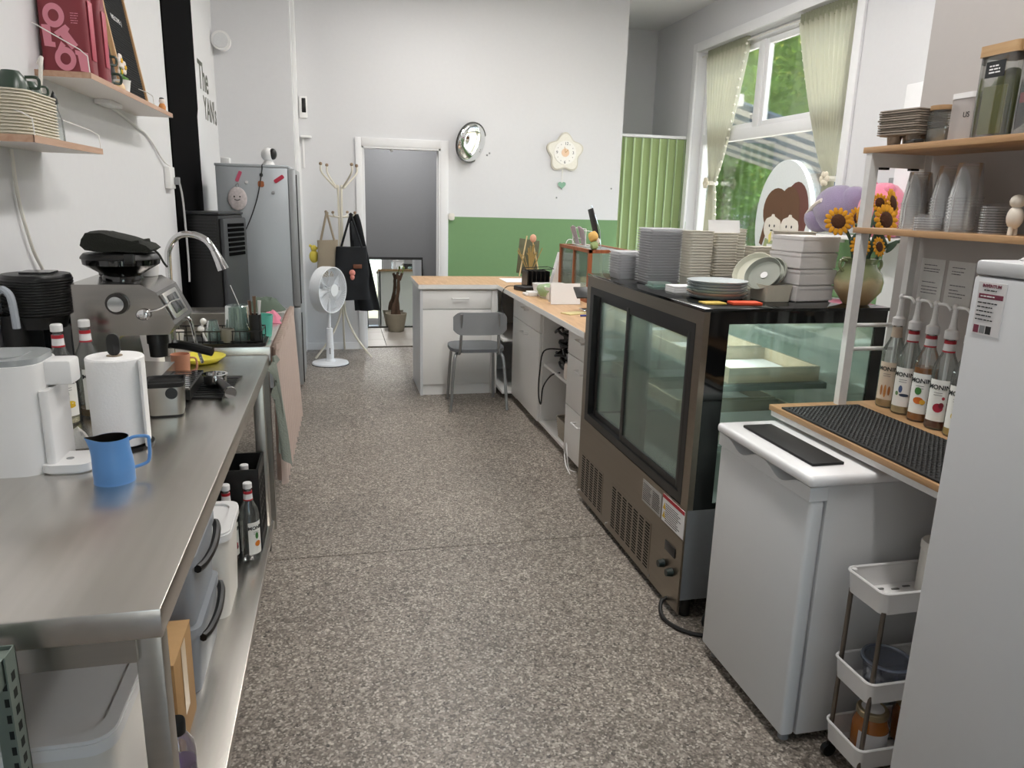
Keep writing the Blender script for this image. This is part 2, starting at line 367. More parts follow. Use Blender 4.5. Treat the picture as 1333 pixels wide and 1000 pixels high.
struct(B().box(3.775, 3.80, WY0-.09, WY0, WZ0, WZ1+.09, .004).box(3.775, 3.80, WY1, WY1+.09, WZ0, WZ1+.09, .004).box(3.775, 3.80, WY0, WY1, WZ1, WZ1+.09, .004), 'trim_2', white)
struct(B().box(3.70, 3.80, 4.40, 4.55, 0, 2.36, .006), 'trim_3', white)
thing(B().box(3.785, 3.798, 4.58, 4.70, 1.70, 1.77, .004).box(3.78, 3.786, 4.60, 4.68, 1.71, 1.76, .002), 'wall_socket', gplast, 'small grey socket on the wall beside the white pipe casing', 'socket', base=(3.798, 4.64, 1.7))
# fixtures of the added tube lights, out of view
for lx, ly in FILL_LAMPS:
    t = root('fill_ceiling_light', 'added white twin tube light under the unseen ceiling', 'ceiling light', (lx, ly, CEIL-.001), group='added tube lights', world=True)
    B().box(lx-.13, lx+.13, ly-.75, ly+.75, CEIL-.06, CEIL-.001, .01).obj('housing', wplast, t)
    for sx in (-.06, .06): B().cyl((lx+sx, ly-.7, CEIL-.085), (lx+sx, ly+.7, CEIL-.085), .015).obj('tube', M('fill_lamp_tube', 'ffffff', .4, emit=6), t)

cl_ = root('fill_corridor_lamp', 'added round white ceiling lamp in the corridor behind the door', 'ceiling lamp', (.7, 8.5, 2.699), world=True)  # unseen lamp added to brighten the dim corridor
B().lathe([(0, -.05), (.1, -.05), (.14, -.03), (.15, 0)], 28, (.7, 8.5, 2.699)).obj('shade', M('opal_shade', 'ffffff', .4, emit=2), cl_)
pl_ = bpy.data.lights.new('fill_corridor_light', 'AREA'); pl_.shape = 'DISK'; pl_.size = .28; pl_.energy = 20; po = bpy.data.objects.new('fill_corridor_light', pl_); C.objects.link(po); po.location = (.7, 8.5, 2.64)
# ------------------------------------------------ outdoors
outg = struct(B().box(4.02, 60, -30, 60, -.3, -.15), 'ground_outside', M('paving', 'a8a49c', .9, bump=.2, scale=3, var=.15))
struct(B().box(-40, 4.02, -60, -2.5, -.3, -.15), 'ground_street', M('asphalt', '8c8c8c', .9, bump=.2, scale=3, var=.15))
leafA = cloth('leaf_green', '93b452', .35, 0, 2.2, .65); leafB = cloth('leaf_yellow_green', 'c8ce6a', .35, 0, 2.2, .5); leafC = cloth('leaf_dark', '6d9650', .3, 0, 2.2, .65)
bark = M('bark', '5b4a3b', .9, bump=.6, scale=14, var=.25)
def tree(name, label, loc, h, blobs, n, mat, size, cat='tree', trunk=.14, group=None):
    t = root(name, label, cat, loc, group=group)
    rnd = random.Random(hash(label) % 1000 if False else len(label)*7+int(h*10))
    if trunk: B().tube([(0, 0, 0), (.05, .03, h*.3), (-.04, .06, h*.55), (0, 0, h*.8)], [trunk, trunk*.9, trunk*.7, trunk*.5], 8, sm=1).obj('trunk', bark, t)
    vs = []; fs = []
    for k in range(n):
        bx, by, bz, br = blobs[k % len(blobs)]
        u = Vector((rnd.gauss(0, 1), rnd.gauss(0, 1), rnd.gauss(0, 1))).normalized()*br*(rnd.random()**.33)
        c = Vector((bx, by, bz))+Vector((u.x, u.y, u.z*.85))
        a = Vector((rnd.gauss(0, 1), rnd.gauss(0, 1), rnd.gauss(0, .6))).normalized(); b_ = a.orthogonal(); b_.rotate(Matrix.Rotation(rnd.random()*6.3, 3, a)); b_.normalize()
        s_ = size*(.6+.8*rnd.random()); i = len(vs)
        vs += [c-a*s_, c+b_*s_*.5+Vector((0, 0, s_*.1)), c+a*s_, c-b_*s_*.5]; fs.append((i, i+1, i+2, i+3))
    me = bpy.data.meshes.new('foliage'); me.from_pydata([v[:] for v in vs], [], fs); me.materials.append(mat)
    o = bpy.data.objects.new('foliage', me); C.objects.link(o); o.parent = t; o['kind'] = 'stuff'; return t
tree('street_tree', 'tall leafy tree behind the upper right window pane', (10.5, 14.4, -.15), 7, [(0, 0, 4.4, 2.1), (.5, -1.2, 5.6, 1.9), (-.4, 1.5, 5.0, 2.0), (0, 0, 6.8, 1.8)], 7000, leafA, .12)
tree('street_tree', 'broad tree with yellowish crown further down the street', (17, 29, -.15), 9, [(0, 0, 5, 3), (1, 2.5, 6.5, 2.6), (0, -3, 6, 2.8), (0, 1, 8.5, 2.4)], 9000, leafB, .2)
tree('street_tree', 'dark green tree beyond the striped awning', (11.5, 21.6, -.15), 6, [(0, 0, 3.6, 1.9), (0, 1.5, 4.9, 1.8), (-.5, -1.0, 4.4, 1.9), (0, .4, 2.4, 1.5)], 8000, leafC, .12)
tree('flowering_shrub', 'yellow-green shrub outside beside the blue sign post', (9.4, 10.6, -.15), 1.6, [(0, 0, .9, .8), (.3, -.8, .8, .7), (0, .8, .7, .7)], 3500, leafB, .07, 'shrub', .03)
tree('hedge_shrub', 'low dark hedge outside under the window trees', (15.5, 19, -.15), 1.6, [(0, -4, .9, 1.2), (0, -2, .9, 1.2), (0, 0, .9, 1.2), (0, 2, .9, 1.2), (0, 4, .9, 1.2), (0, 6, .9, 1.2)], 6000, leafC, .1, 'hedge', 0)
# terrace awning with stripes
aw = root('terrace_awning', 'blue and white striped awning on posts outside the window', 'awning', (6.5, 11.3, -.15), world=True)
stw = M('awning_white', 'd9d6cf', .8); stb = M('awning_blue', '5f7183', .8)
for k in range(12):
    y0 = 9.6+k*.28
    B().prism([(5.2, 2.95), (8.2, 2.18), (8.2, 2.15), (5.2, 2.92)], 'y', y0, y0+.28).obj('stripe', stw if k % 2 else stb, aw)
B().box(8.18, 8.26, 9.55, 13.0, 2.0, 2.2, .01).obj('front_beam', M('awning_beam', 'b79f88', .7), aw)
for y in (9.7, 12.9): B().box(8.19, 8.25, y, y+.06, -.15, 2.0).obj('post', M('post_grey', '8d97a0', .5), aw)
B().box(5.2, 5.3, 9.55, 13.0, 2.85, 3.0).obj('wall_box', stw, aw)
sg = root('street_sign', 'blue-white sign board on a thin post outside the window', 'sign', (7.2, 9.95, -.15), world=True)
B().cyl((7.2, 9.95, -.15), (7.2, 9.95, 2.2), .03).obj('post', M('post_dark', '43484f', .5), sg)
B().box(7.16, 7.19, 9.75, 10.15, 1.55, 2.05, .01).obj('board', M('sign_blue', '7f9fd0', .5), sg)
hs = root('opposite_house', 'pale brick house across the street behind the trees', 'building', (24, 26, -.15), world=True)
B().box(24, 30, 8, 46, -.15, 7).obj('wall', M('pale_brick', 'b9aca0', .9, bump=.3, scale=30, var=.15), hs)
for k in range(6):
    for z in (1, 4):
        f = B().box(23.94, 24.0, 11+k*6, 13+k*6, z, z+1.6).obj('window_frame', white, hs); B().box(23.92, 23.94, 11.1+k*6, 12.9+k*6, z+.1, z+1.5).obj('pane', M('dark_pane', '3c4a55', .15), f)
# ================================================ left: steel table and everything on and under it
TX0, TX1, TY0, TY1, TZ = -1.01, -.312, 1.24, 3.38, .85
tb = root('steel_work_table', 'long stainless steel work table with a lower shelf along the wall', 'table', (-.66, 2.3, 0), world=True)
B().box(TX0, TX1, TY0, TY1, TZ-.055, TZ, .003).obj('tabletop', steel, tb)
B().box(TX0+.03, TX1-.05, TY0+.02, TY0+.05, TZ-.11, TZ-.055).box(TX1-.06, TX1-.04, TY0+.05, TY1-.05, TZ-.085, TZ-.055).obj('apron', steel2, tb)
for x in (TX0+.03, TX1-.055):
    for y in (TY0+.03, TY1-.2):
        l = B().box(x, x+.045, y, y+.045, .055, TZ-.055, .004).obj('leg', steel2, tb); B().cyl((x+.0225, y+.0225, 0), (x+.0225, y+.0225, .055), .018, .022).obj('foot', M('foot_metal', '55524e', .4, .9), l)
LS = .128
B().box(TX0, TX1, TY0+.02, TY1-.14, LS-.03, LS, .002).obj('lower_shelf', steel, tb)

# --- bottles of syrup
glassb = thin('bottle_glass', 'f4f7f6', .25, .06, 'dadedc')
labelm = M('bottle_label', 'ecebe6', .6, var=.02)
def patch(b, R_, a0, a1, z0, z1, n=12, t=.0005, zo=0):
    b.grid(lambda u, v: ((R_+t)*cos(a0+(a1-a0)*u), (R_+t)*sin(a0+(a1-a0)*u), z0+(z1-z0)*v), n, 2); return b
def blob(b, R_, ac, zc, w, h, t=.0012, n=14):
    c = b.bm.verts.new(((R_+t)*cos(ac), (R_+t)*sin(ac), zc)); ring = []
    for k in range(n):
        a = ac+w/R_*cos(2*pi*k/n); ring.append(b.bm.verts.new(((R_+t)*cos(a), (R_+t)*sin(a), zc+h*sin(2*pi*k/n))))
    for k in range(n): b.bm.faces.new((c, ring[k], ring[(k+1) % n]))
    return b
def bottle(label, loc, face, fill, fillcol, fruit, top='cap', group='syrup bottles', s=1, kraft=False, word='MONIN'):
    """face: direction the label looks to (radians); fruit: list of (colour, dx, z, w, h)"""
    t = root('syrup_bottle', label, 'bottle', loc, group=group); R_ = .036*s
    pr = [(0, 0), (R_*.9, 0), (R_, .006), (R_, .175*s), (R_*.92, .198*s), (R_*.55, .228*s), (.0135*s, .25*s), (.0125*s, .285*s), (.015*s, .287*s), (.015*s, .298*s), (0, .298*s)]
    gb = B().lathe(pr, 20).obj('bottle', glassb, t)
    if fill: B().lathe([(0, .005), (R_*.93, .006), (R_*.93, fill), (0, fill)], 18).obj('syrup', M('syrup_'+fillcol, fillcol, .1, var=.05, coat=.3), gb, label='coloured syrup')
    lb = patch(B(), R_, face-.88, face+.88, .028, .155*s).obj('label', M('kraft_label', 'cbb9a5', .7) if kraft else labelm, t)
    text(word, .019*s, inkp, lb, (0, 0, .132*s), wrap=(R_+.0006, face), bold=.0004)
    for z in (.115, .108): patch(B(), R_, face-.35, face+.3, z*s, z*s+.0015, 6, .0011).obj('small_print', M('print_grey', '6d6d70', .6), lb)
    for col, dx, z, w, h in fruit: blob(B(), R_, face+dx/R_, z*s, w, h, .0012+.0002*random.random()).obj('fruit_print', M('print_'+col, col, .5, var=.05), lb)
    nk = B().lathe([(.0137*s, .236*s), (.0172*s, .2365*s), (.0152*s, .272*s), (.013*s, .272*s)], 16).obj('neck_label', M('kraft_label', 'cbb9a5', .7) if kraft else paper, t)
    if not kraft:
        B().lathe([(.0158*s, .262*s), (.0164*s, .262*s), (.0158*s, .2722*s), (.014*s, .2722*s)], 16).obj('red_band', redp, nk); B().lathe([(.0172*s, .2362*s), (.0177*s, .2362*s), (.0173*s, .241*s), (.0166*s, .241*s)], 16).obj('red_band', redp, nk)
    if top == 'cap': B().lathe([(.0155*s, .282*s), (.0165*s, .283*s), (.0165*s, .301*s), (.014*s, .304*s), (0, .304*s)], 18).obj('cap', wplast, t)
    if top == 'pump':
        B().lathe([(.017*s, .276*s), (.0195*s, .277*s), (.0195*s, .300*s), (.0115*s, .306*s), (.0085*s, .325*s), (.0075*s, .35*s), (.0065*s, .366*s), (0, .366*s)], 16).obj('pump', wplast, t)
        h = B().ball((0, 0, .37*s), .0105*s, n=10).tube([(0, 0, .37*s), (cos(face+.9)*.045, sin(face+.9)*.045, .372*s), (cos(face+.9)*.066, sin(face+.9)*.066, .358*s)], .0045, 7, sm=4).obj('nozzle', wplast, t)
        B().cyl((0, 0, .1*s), (0, 0, .276*s), .0055).obj('dip_tube', wplast, t)
    return t
banana = [('3f7a3a', -.006, .098, .008, .018), ('e8c62d', .002, .068, .016, .008), ('d9b022', .004, .06, .014, .006)]
nutty = [('4d7d3e', -.01, .1, .007, .012), ('a8452f', .004, .07, .014, .01), ('7a3325', .01, .064, .008, .007)]
orangef = [('3f7a3a', .0, .1, .007, .014), ('e2832a', .003, .068, .013, .012)]
redf = [('a92331', .002, .07, .012, .012), ('7a1c28', .008, .06, .008, .008)]
bottle('clear syrup bottle with yellow fruit on its label beside the white dispenser', (-.815, 2.41, TZ), -.95, .02, 'd8d2a8', banana, group='syrup bottles on the steel table')
bottle('clear syrup bottle with brown nuts on its label before the espresso machine', (-.765, 2.49, TZ), -.95, .03, 'a08464', nutty, group='syrup bottles on the steel table')
# --- white water dispenser
wd = root('water_dispenser', 'white rounded water dispenser with grey top and small drip tray', 'dispenser', (-.82, 2.04, TZ), world=True)
B().prism(rr(-.95, -.715, 1.94, 2.13, .06), 'z', TZ, 1.125).obj('body', wplast, wd)
B().prism(rr(-.945, -.72, 1.945, 2.125, .057), 'z', 1.125, 1.14).prism(rr(-.92, -.76, 1.97, 2.10, .04), 'z', 1.14, 1.143).obj('tank_lid', M('clear_grey_lid', '9fa3a4', .2, var=.02), wd)
B().box(-.722, -.655, 2.0, 2.07, 1.065, 1.128, .008).obj('spout', wplast, wd)
B().prism(rr(-.722, -.70, 1.96, 2.11, .008), 'z', TZ, 1.06).obj('front_panel', wplast, wd)
tr = B().prism(rr(-.735, -.62, 1.945, 2.06, .03), 'z', TZ+.004, TZ+.024).prism(rr(-.73, -.625, 1.95, 2.055, .03), 'z', TZ, TZ+.004).obj('drip_tray', wplast, wd)
B().cyl((-.68, 2.0, TZ+.0235), (-.68, 2.0, TZ+.025), .009).obj('drain', gplast, tr)
# --- black capsule machine
cm = root('coffee_machine', 'black coffee machine with ribbed round head beside the espresso machine', 'coffee machine', (-.92, 2.60, TZ), world=True)
b = B(); pr = [(0, 1.155), (.088, 1.155)]
for k in range(13):
    z = 1.16+k*.0085; pr += [(.097, z), (.0995, z+.003), (.0995, z+.006), (.097, z+.008)]
pr += [(.097, 1.275), (.092, 1.283), (0, 1.285)]
b.lathe(pr, 32, (-.918, 2.60, 0)); b.obj('head', blackp, cm)
B().prism(rr(-.955, -.865, 2.56, 2.64, .01), 'z', 1.284, 1.29).obj('lid_latch', M('dark_grey_gloss', '2c2c2e', .2), cm)
B().cyl((-.918, 2.6, 1.115), (-.918, 2.6, 1.156), .07, .08, 24).obj('brew_unit', blackp, cm)
B().prism(rr(-1.012, -.94, 2.52, 2.69, .03), 'z', TZ, 1.16).prism(rr(-1.0, -.84, 2.53, 2.69, .05), 'z', TZ, TZ+.03).obj('body', blackp, cm)
B().box(-1.0, -.85, 2.69, 2.76, TZ, 1.2, .02).obj('water_tank', thin('smoked_tank', '55595c', .3), cm)
B().tube([(-.985, 2.508, 1.24), (-.97, 2.49, 1.245), (-.95, 2.48, 1.22), (-.945, 2.48, 1.13)], .011, 8, sm=5).obj('handle', M('clear_grey_handle', 'aab0b8', .2, var=.02), cm)
# --- espresso machine (front looks to the aisle, its dial side to the camera)
em = root('espresso_machine', 'brushed steel espresso machine with touch screen and bean hopper', 'espresso machine', (-.66, 2.76, TZ), world=True)
E0, E1 = 2.585, 2.90
side = [(-.83, TZ+.015), (-.60, TZ+.015), (-.60, .93), (-.70, .935), (-.715, 1.06), (-.69, 1.085), (-.545, 1.088), (-.525, 1.12), (-.575, 1.225), (-.62, 1.25), (-.83, 1.25)]
mst = M('machine_steel', '98948f', .2, 1, bump=.03, scale=60, var=.08, stretch=(.05, 1, 1))
B().prism(side, 'y', E0, E1).obj('body', mst, em)
SM = Matrix(((.903, 0, -.430, -.549), (0, 1, 0, E0+.13), (.430, 0, .903, 1.174), (0, 0, 0, 1)))
B().prism([(-.60, TZ+.01), (-.50, TZ+.01), (-.50, .895), (-.60, .895)], 'y', E0+.02, E1-.02).obj('drip_tray', M('tray_black', '1d1c1b', .4), em)
b = B()
for k in range(9): b.box(-.595, -.505, E0+.03+k*.03, E0+.043+k*.03, .894, .90)
b.box(-.6, -.5, E0+.02, E0+.026, .894, .901).box(-.6, -.5, E1-.026, E1-.02, .894, .901).obj('drip_grille', chrome, em)
sc = B().box(-.002, .010, -.11, .09, -.045, .045, .004, M_=SM).obj('screen_frame', M('light_steel', 'bdbbb7', .3, 1), em)
B().box(.005, .012, -.085, .05, -.032, .032, .002, M_=SM).obj('screen', M('screen_black', '101214', .12), sc)
dl = B().cyl((-.69, E0, 1.19), (-.69, E0-.012, 1.19), .034, .034, 28).obj('dial_ring', M('dark_steel', '4b4947', .3, 1), em)
B().cyl((-.69, E0-.01, 1.19), (-.69, E0-.026, 1.19), .026, .024, 28).obj('dial', chrome, dl)
B().lathe([(0, 0), (.062, 0), (.062, .014), (.058, .02), (.115, .055), (.118, .075), (.112, .08), (.108, .084), (.02, .088), (0, .088)], 32, (-.70, E0+.13, 1.25)).obj('bean_hopper', thin('smoked_plastic', '3a3938', .4, .25, '1a1a1a'), em)
B().lathe([(.119, .072), (.121, .074), (.119, .08), (.11, .09), (0, .094)], 32, (-.70, E0+.13, 1.25)).box(-.66, -.63, E0+.0, E0+.02, 1.315, 1.345, .003).obj('hopper_lid', blackp, em)
B().cyl((-.60, E0+.085, 1.09), (-.60, E0+.085, 1.045), .034, .034, 22).cyl((-.60, E0+.085, 1.045), (-.60, E0+.085, 1.0), .03, .028, 22).obj('grinder_outlet', blackp, em)
gh = B().cyl((-.60, E0+.19, 1.09), (-.60, E0+.19, 1.03), .037, .037, 22).obj('group_head', chrome, em)
B().tube([(-.585, E0+.19, 1.02), (-.53, E0+.17, 1.018), (-.44, E0+.14, 1.0)], [.012, .014, .016], 10, sm=4).obj('portafilter_handle', blackp, em)
B().tube([(-.555, E1-.04, 1.10), (-.53, E1-.035, 1.09), (-.515, E1-.03, 1.0), (-.50, E1-.025, .93)], .006, 8, sm=6).obj('steam_wand', chrome, em)
B().tube([(-.60, E0-.012, 1.165), (-.575, E0-.014, 1.17), (-.545, E0-.012, 1.185), (-.525, E0-.01, 1.2), (-.50, E0-.008, 1.205)], .0028, 7, sm=5).ball((-.615, E0-.012, 1.155), .022, .008, .018).obj('milk_spoon', chrome, em, label='steel spoon hung on the machine side')
for x, y in ((-.81, 2.6), (-.62, 2.6), (-.81, 2.88), (-.62, 2.88)): B().cyl((x, y, TZ), (x, y, TZ+.016), .012).obj('foot', rubber, em)
# folded dark towel on the hopper, pots on the machine
def rag(name, mat, label, cat, c, w, d, h, rz=0, n=20, seed=0, group=None, amp=.3, t=.004):
    """crumpled folded cloth lying at c"""
    from mathutils import noise as N
    def fn(u, v):
        x = (u-.5)*w*(1+.1*sin(v*7+seed)); y = (v-.5)*d*(1+.1*sin(u*6+seed)); e = max(0, 1-(abs(2*u-1))**4)*max(0, 1-(abs(2*v-1))**4)
        z = h*e*(.75+amp*N.noise(Vector((u*3.5+seed, v*3.5, seed)))+amp*.5*N.noise(Vector((u*8, v*8+seed, 1)))) + .002
        return (x*(1-.15*e), y*(1-.15*e), max(z, .002))
    b = B().grid(fn, n, n)
    bt = B(); b.thick(t); bt.bm.free()
    return thing(b, name, mat, label, cat, loc=c, rot=(0, 0, rz), group=group)
dkt = cloth('dark_towel', '23251f', .05, .8, 220)
dt = root('folded_towel', 'dark charcoal towel folded on the bean hopper lid', 'towel', (-.70, E0+.13, 1.344))
b = B()
prof = [(-.10, .045), (-.105, .022), (-.09, .006), (-.04, .002), (.04, .003), (.10, .0), (.115, .012), (.10, .026), (.03, .048), (-.04, .066), (-.085, .064)]
def tw(u, v):
    k = u*len(prof); i = int(k) % len(prof); f = k-int(k); p, q = prof[i], prof[(i+1) % len(prof)]
    w = 1-.06*abs(2*v-1)**3
    return ((p[0]+(q[0]-p[0])*f)*w, (v-.5)*.15, (p[1]+(q[1]-p[1])*f)*w+.001)
b.grid(tw, 44, 12, cu=True); bmesh.ops.holes_fill(b.bm, edges=b.bm.edges[:]); b.noise(.004, 22); b.obj('towel_roll', dkt, dt)
B().grid(lambda u, v: (-.075+u*.15+.005*sin(v*9), (v-.5)*.147, .036+.004*sin(u*7)+.004*cos(v*8)), 14, 10).thick(.008).obj('inner_fold', dkt, dt)
B().tube([(.11, -.04, .012), (.128, -.05, -.005), (.14, -.052, -.03), (.15, -.05, -.045)], .0035, 6, sm=4).obj('hanging_loop', dkt, dt)
thing(B().lathe([(0, 0), (.032, 0), (.034, .004), (.04, .07), (.042, .072), (.039, .072), (.033, .006), (0, .006)], 24), 'white_cup', wplast, 'plain white cup behind the towel on the espresso machine', 'cup', loc=(-.655, E0+.275, 1.2515))
mp_ = root('milk_jug', 'small black milk jug with steel handle on the espresso machine', 'jug', (-.775, E0+.275, 1.2515))
B().lathe([(0, 0), (.036, 0), (.038, .004), (.037, .045), (.034, .045), (.035, .006), (0, .006)], 22).obj('body', blackp, mp_); B().tube([(.036, 0, .04), (.062, 0, .042), (.064, 0, .018), (.037, 0, .008)], .003, 6, sm=5).obj('handle', chrome, mp_)
# --- paper towel on its stand
pt = root('paper_towel_roll', 'white paper towel roll on a black upright holder', 'paper towel', (-.60, 2.17, TZ))
B().cyl((0, 0, 0), (0, 0, .008), .08, .08, 32).obj('base', blackp, pt)
b = B().cyl((0, 0, 0), (0, 0, .285), .006); b.prism(rr(-.016, .016, .255, .315, .016), 'y', -.005, .005); b.obj('pole', blackp, pt)
twl = M('paper_towel', 'f4f3f2', .9, bump=.35, scale=160, var=.02)
b = B(); b.lathe([(.02, .011), (.069, .011), (.072, .014), (.073, .25), (.070, .254), (.02, .254), (.02, .011)], 40).obj('roll', twl, pt)
B().grid(lambda u, v: (.0735*cos(-.3-u*.6)+u*u*.035, .0735*sin(-.3-u*.6)-u*.01, .012+v*(.24)), 12, 3).thick(.0012).obj('loose_sheet', twl, pt)
B().lathe([(.0, .255), (.02, .2545), (.02, .256), (0, .256)], 20).obj('core', M('card_core', '9b8b78', .9), pt)
# --- blue pitcher
bp = root('milk_pitcher', 'light blue steel milk pitcher standing on the table edge', 'pitcher', (-.548, 1.885, TZ), rz=.25)
blue = M('blue_enamel', '5f93cf', .38, var=.02)
def pit(u, v, ins=0):
    a = 2*pi*u; r = [.046, .0465, .044, .040, .0385][min(4, int(v*4))]; k = v*4-min(4, int(v*4)); rs = [.046, .0465, .044, .040, .0385, .0385]; i = min(4, int(v*4)); r = rs[i]+(rs[i+1]-rs[i])*k-ins
    sp = max(0, cos(a-pi))**12*v**3*.018; return ((r+sp)*cos(a), (r)*sin(a), .003+v*.108+sp*.3)
b = B().grid(lambda u, v: pit(u, v), 40, 16, cu=True); b.cyl((0, 0, 0), (0, 0, .006), .0465, .046, 40); b.obj('body', blue, bp)
b = B().grid(lambda u, v: pit(1-u, .05+.95*v, .0013), 40, 12, cu=True).cyl((0, 0, .007), (0, 0, .009), .044, .044, 30); b.obj('inside', M('inner_steel', '6a645d', .35, 1), bp)
b = B().tube([(.036, 0, .1), (.05, 0, .106), (.078, 0, .104), (.082, 0, .09), (.080, 0, .05), (.072, 0, .036), (.045, 0, .028)], .0042, 8, sm=4).obj('handle', blue, bp)
# --- knock box
kb = root('knock_box', 'square steel knock box with black rubber insert by the espresso machine', 'knock box', (-.548, 2.49, TZ), rz=.12)
B().shell(rr(-.05, .05, -.055, .055, .02), .006, .098, rr(-.055, .055, -.06, .06, .02)).obj('box', steel2, kb); B().prism(rr(-.048, .048, -.053, .053, .02), 'z', 0, .008).obj('base', rubber, kb)
B().shell(rr(-.044, .044, -.049, .049, .018), .03, .098, rr(-.049, .049, -.054, .054, .02), t=.003).shell(rr(-.055, .055, -.06, .06, .02), .096, .110, rr(-.058, .058, -.063, .063, .022), t=.006).obj('liner', rubber, kb)
B().cyl((-.05, 0, .095), (.05, 0, .095), .011).obj('knock_bar', rubber, kb); B().cyl((.02, -.0605, .078), (.02, -.064, .078), .018, .018, 20).obj('badge', blackp, kb)
# --- tamping mat, portafilter, plate
tm = thing(B().prism([(-.53, 2.66), (-.405, 2.64), (-.375, 2.97), (-.535, 2.97)], 'z', TZ, TZ+.006), 'tamping_mat', rubber, 'black ribbed rubber mat under the portafilter', 'mat', base=(-.46, 2.8, TZ))
b = B()
for k in range(9): b.box(-.53+k*.0, -.385, 2.68+k*.03, 2.694+k*.03, TZ+.006, TZ+.009)
b.xf(Matrix.Translation((.46, -2.8, -TZ))).obj('ribs', rubber, tm)
pf = root('portafilter', 'chrome portafilter with black handle lying on the rubber mat', 'portafilter', (-.448, 2.80, TZ+.009), rz=-1.2)
pf.scale = (1.28, 1.28, 1.28)
B().lathe([(0, .004), (.026, .004), (.031, .01), (.031, .03), (.035, .031), (.035, .036), (.028, .036), (.026, .014), (0, .012)], 26).obj('basket', chrome, pf)
B().box(.03, .05, -.012, .012, .018, .032, .003).box(-.05, -.03, -.008, .008, .018, .03, .002).obj('lugs', chrome, pf)
h = B().tube([(.045, 0, .024), (.09, 0, .022), (.14, 0, .018), (.165, 0, .018)], [.009, .0125, .015, .0165], 14).obj('handle', blackp, pf); B().cyl((.165, 0, .018), (.17, 0, .018), .0168, .0155, 18).obj('end_cap', chrome, h)
yp = M('yellow_plastic', 'ded246', .4, var=.02)
thing(B().lathe([(0, 0), (.065, 0), (.07, .003), (.098, .022), (.101, .026), (.098, .027), (.07, .008), (0, .006)], 36), 'yellow_plate', yp, 'shallow bright yellow plate at the end of the steel table', 'plate', loc=(-.575, 3.265, TZ))
rag('white_rag', cloth('white_rag', 'e9e7e2', .2, .4), 'small crumpled white cloth beside the drip tray', 'cloth', (-.728, 2.19, TZ), .075, .11, .05, .5, seed=3)
# wall cable
thing(B().tube([(-1.008, 2.78, 1.66), (-1.008, 2.79, 1.5), (-1.006, 2.85, 1.34), (-1.004, 2.94, 1.22), (-1.0, 2.95, 1.05), (-.995, 2.97, .86)], .006, 8, sm=6), 'power_cable', wplast2, 'off-white power cable running down the wall below the lower shelf', 'cable', base=(-.995, 2.97, .853))
# --- at the far end: knife block, sink
kbk = root('utensil_holder', 'white upright utensil box behind the espresso machine', 'holder', (-.74, 3.12, TZ))
B().shell(rr(-.05, .05, -.05, .05, .012), 0, .25, t=.004).obj('box', wplast, kbk)
thing(B().box(-.022, .022, -.008, .008, -.14, .12, .004), 'spatula', M('dark_grey_silicone', '444645', .6), 'dark grey spatula standing in the white utensil box', 'spatula', loc=(-.765, 3.12, TZ+.2), rot=(0, .05, 0))
thing(B().tube([(0, 0, -.15), (.006, 0, 0), (.014, 0, .11)], [.012, .014, .013], 10), 'wooden_ladle', M('pale_wood', 'b9ad98', .6), 'pale wooden ladle handle standing in the white utensil box', 'ladle', loc=(-.71, 3.12, TZ+.205))
st = root('tea_strainer', 'round wire strainer standing by the white utensil box', 'strainer', (-.66, 3.2, TZ))
b = B().tube([(.034*cos(a*pi/10), 0, .3+.034*sin(a*pi/10)) for a in range(20)], .003, 6, cyc=True); b.tube([(0, 0, 0), (0, 0, .266)], .003); b.obj('frame', chrome, st)
b = B()
for k in range(-4, 5):
    q = math.sqrt(max(0, .033**2-(k*.0075)**2)); b.tube([(k*.0075, 0, .3-q), (k*.0075, .012, .3), (k*.0075, 0, .3+q)], .0007, 4); b.tube([(-q, 0, .3+k*.0075), (0, .012, .3+k*.0075), (q, 0, .3+k*.0075)], .0007, 4)
b.obj('mesh', chrome, st)
thing(B().lathe([(0, 0), (.03, 0), (.034, .06), (.036, .09), (.033, .09), (.03, .006), (0, .006)], 20).tube([(.033, 0, .075), (.055, 0, .07), (.055, 0, .03), (.032, 0, .02)], .004, 6, sm=4), 'peach_cup', M('peach_ceramic', 'c98d70', .45), 'peach coloured cup behind the espresso machine drip tray', 'cup', loc=(-.60, 3.0, TZ))
sk = root('sink_unit', 'stainless sink unit with raised rim behind the steel table', 'sink', (-.66, 4.05, 0), world=True)
SZ = .885
b = B().box(-1.01, -.305, 3.40, 3.56, .80, SZ, .003).box(-1.01, -.305, 4.42, 4.66, .80, SZ, .003).box(-.43, -.305, 3.56, 4.42, .80, SZ, .003).box(-1.01, -.85, 3.56, 4.42, .80, SZ, .003); b.obj('rim', steel, sk)
B().shell(rr(-.85, -.43, 3.56, 4.42, .05), .66, SZ-.002, t=.004).obj('basin', steel2, sk)
for x in (-1.0, -.36):
    for y in (3.42, 4.6): B().box(x, x+.04, y, y+.04, 0, .80).obj('leg', steel2, sk)
fc = root('kitchen_faucet', 'chrome gooseneck pull-down faucet at the sink', 'faucet', (-.80, 3.90, SZ), world=True)
B().tube([(-.80, 3.90, SZ+.04), (-.80, 3.90, 1.20), (-.79, 3.90, 1.28), (-.745, 3.895, 1.335), (-.68, 3.89, 1.345), (-.62, 3.885, 1.32), (-.585, 3.88, 1.27)], .0155, 12, sm=6).obj('spout', chrome, fc)
B().tube([(-.585, 3.88, 1.27), (-.565, 3.88, 1.225), (-.548, 3.88, 1.18)], [.017, .022, .027], 14).obj('spray_head', chrome, fc)
B().lathe([(0, 0), (.03, 0), (.03, .01), (.024, .016), (.024, .06), (0, .06)], 20, (-.80, 3.90, SZ)).tube([(-.776, 3.9, SZ+.04), (-.72, 3.9, SZ+.06)], .006).obj('base', chrome, fc)
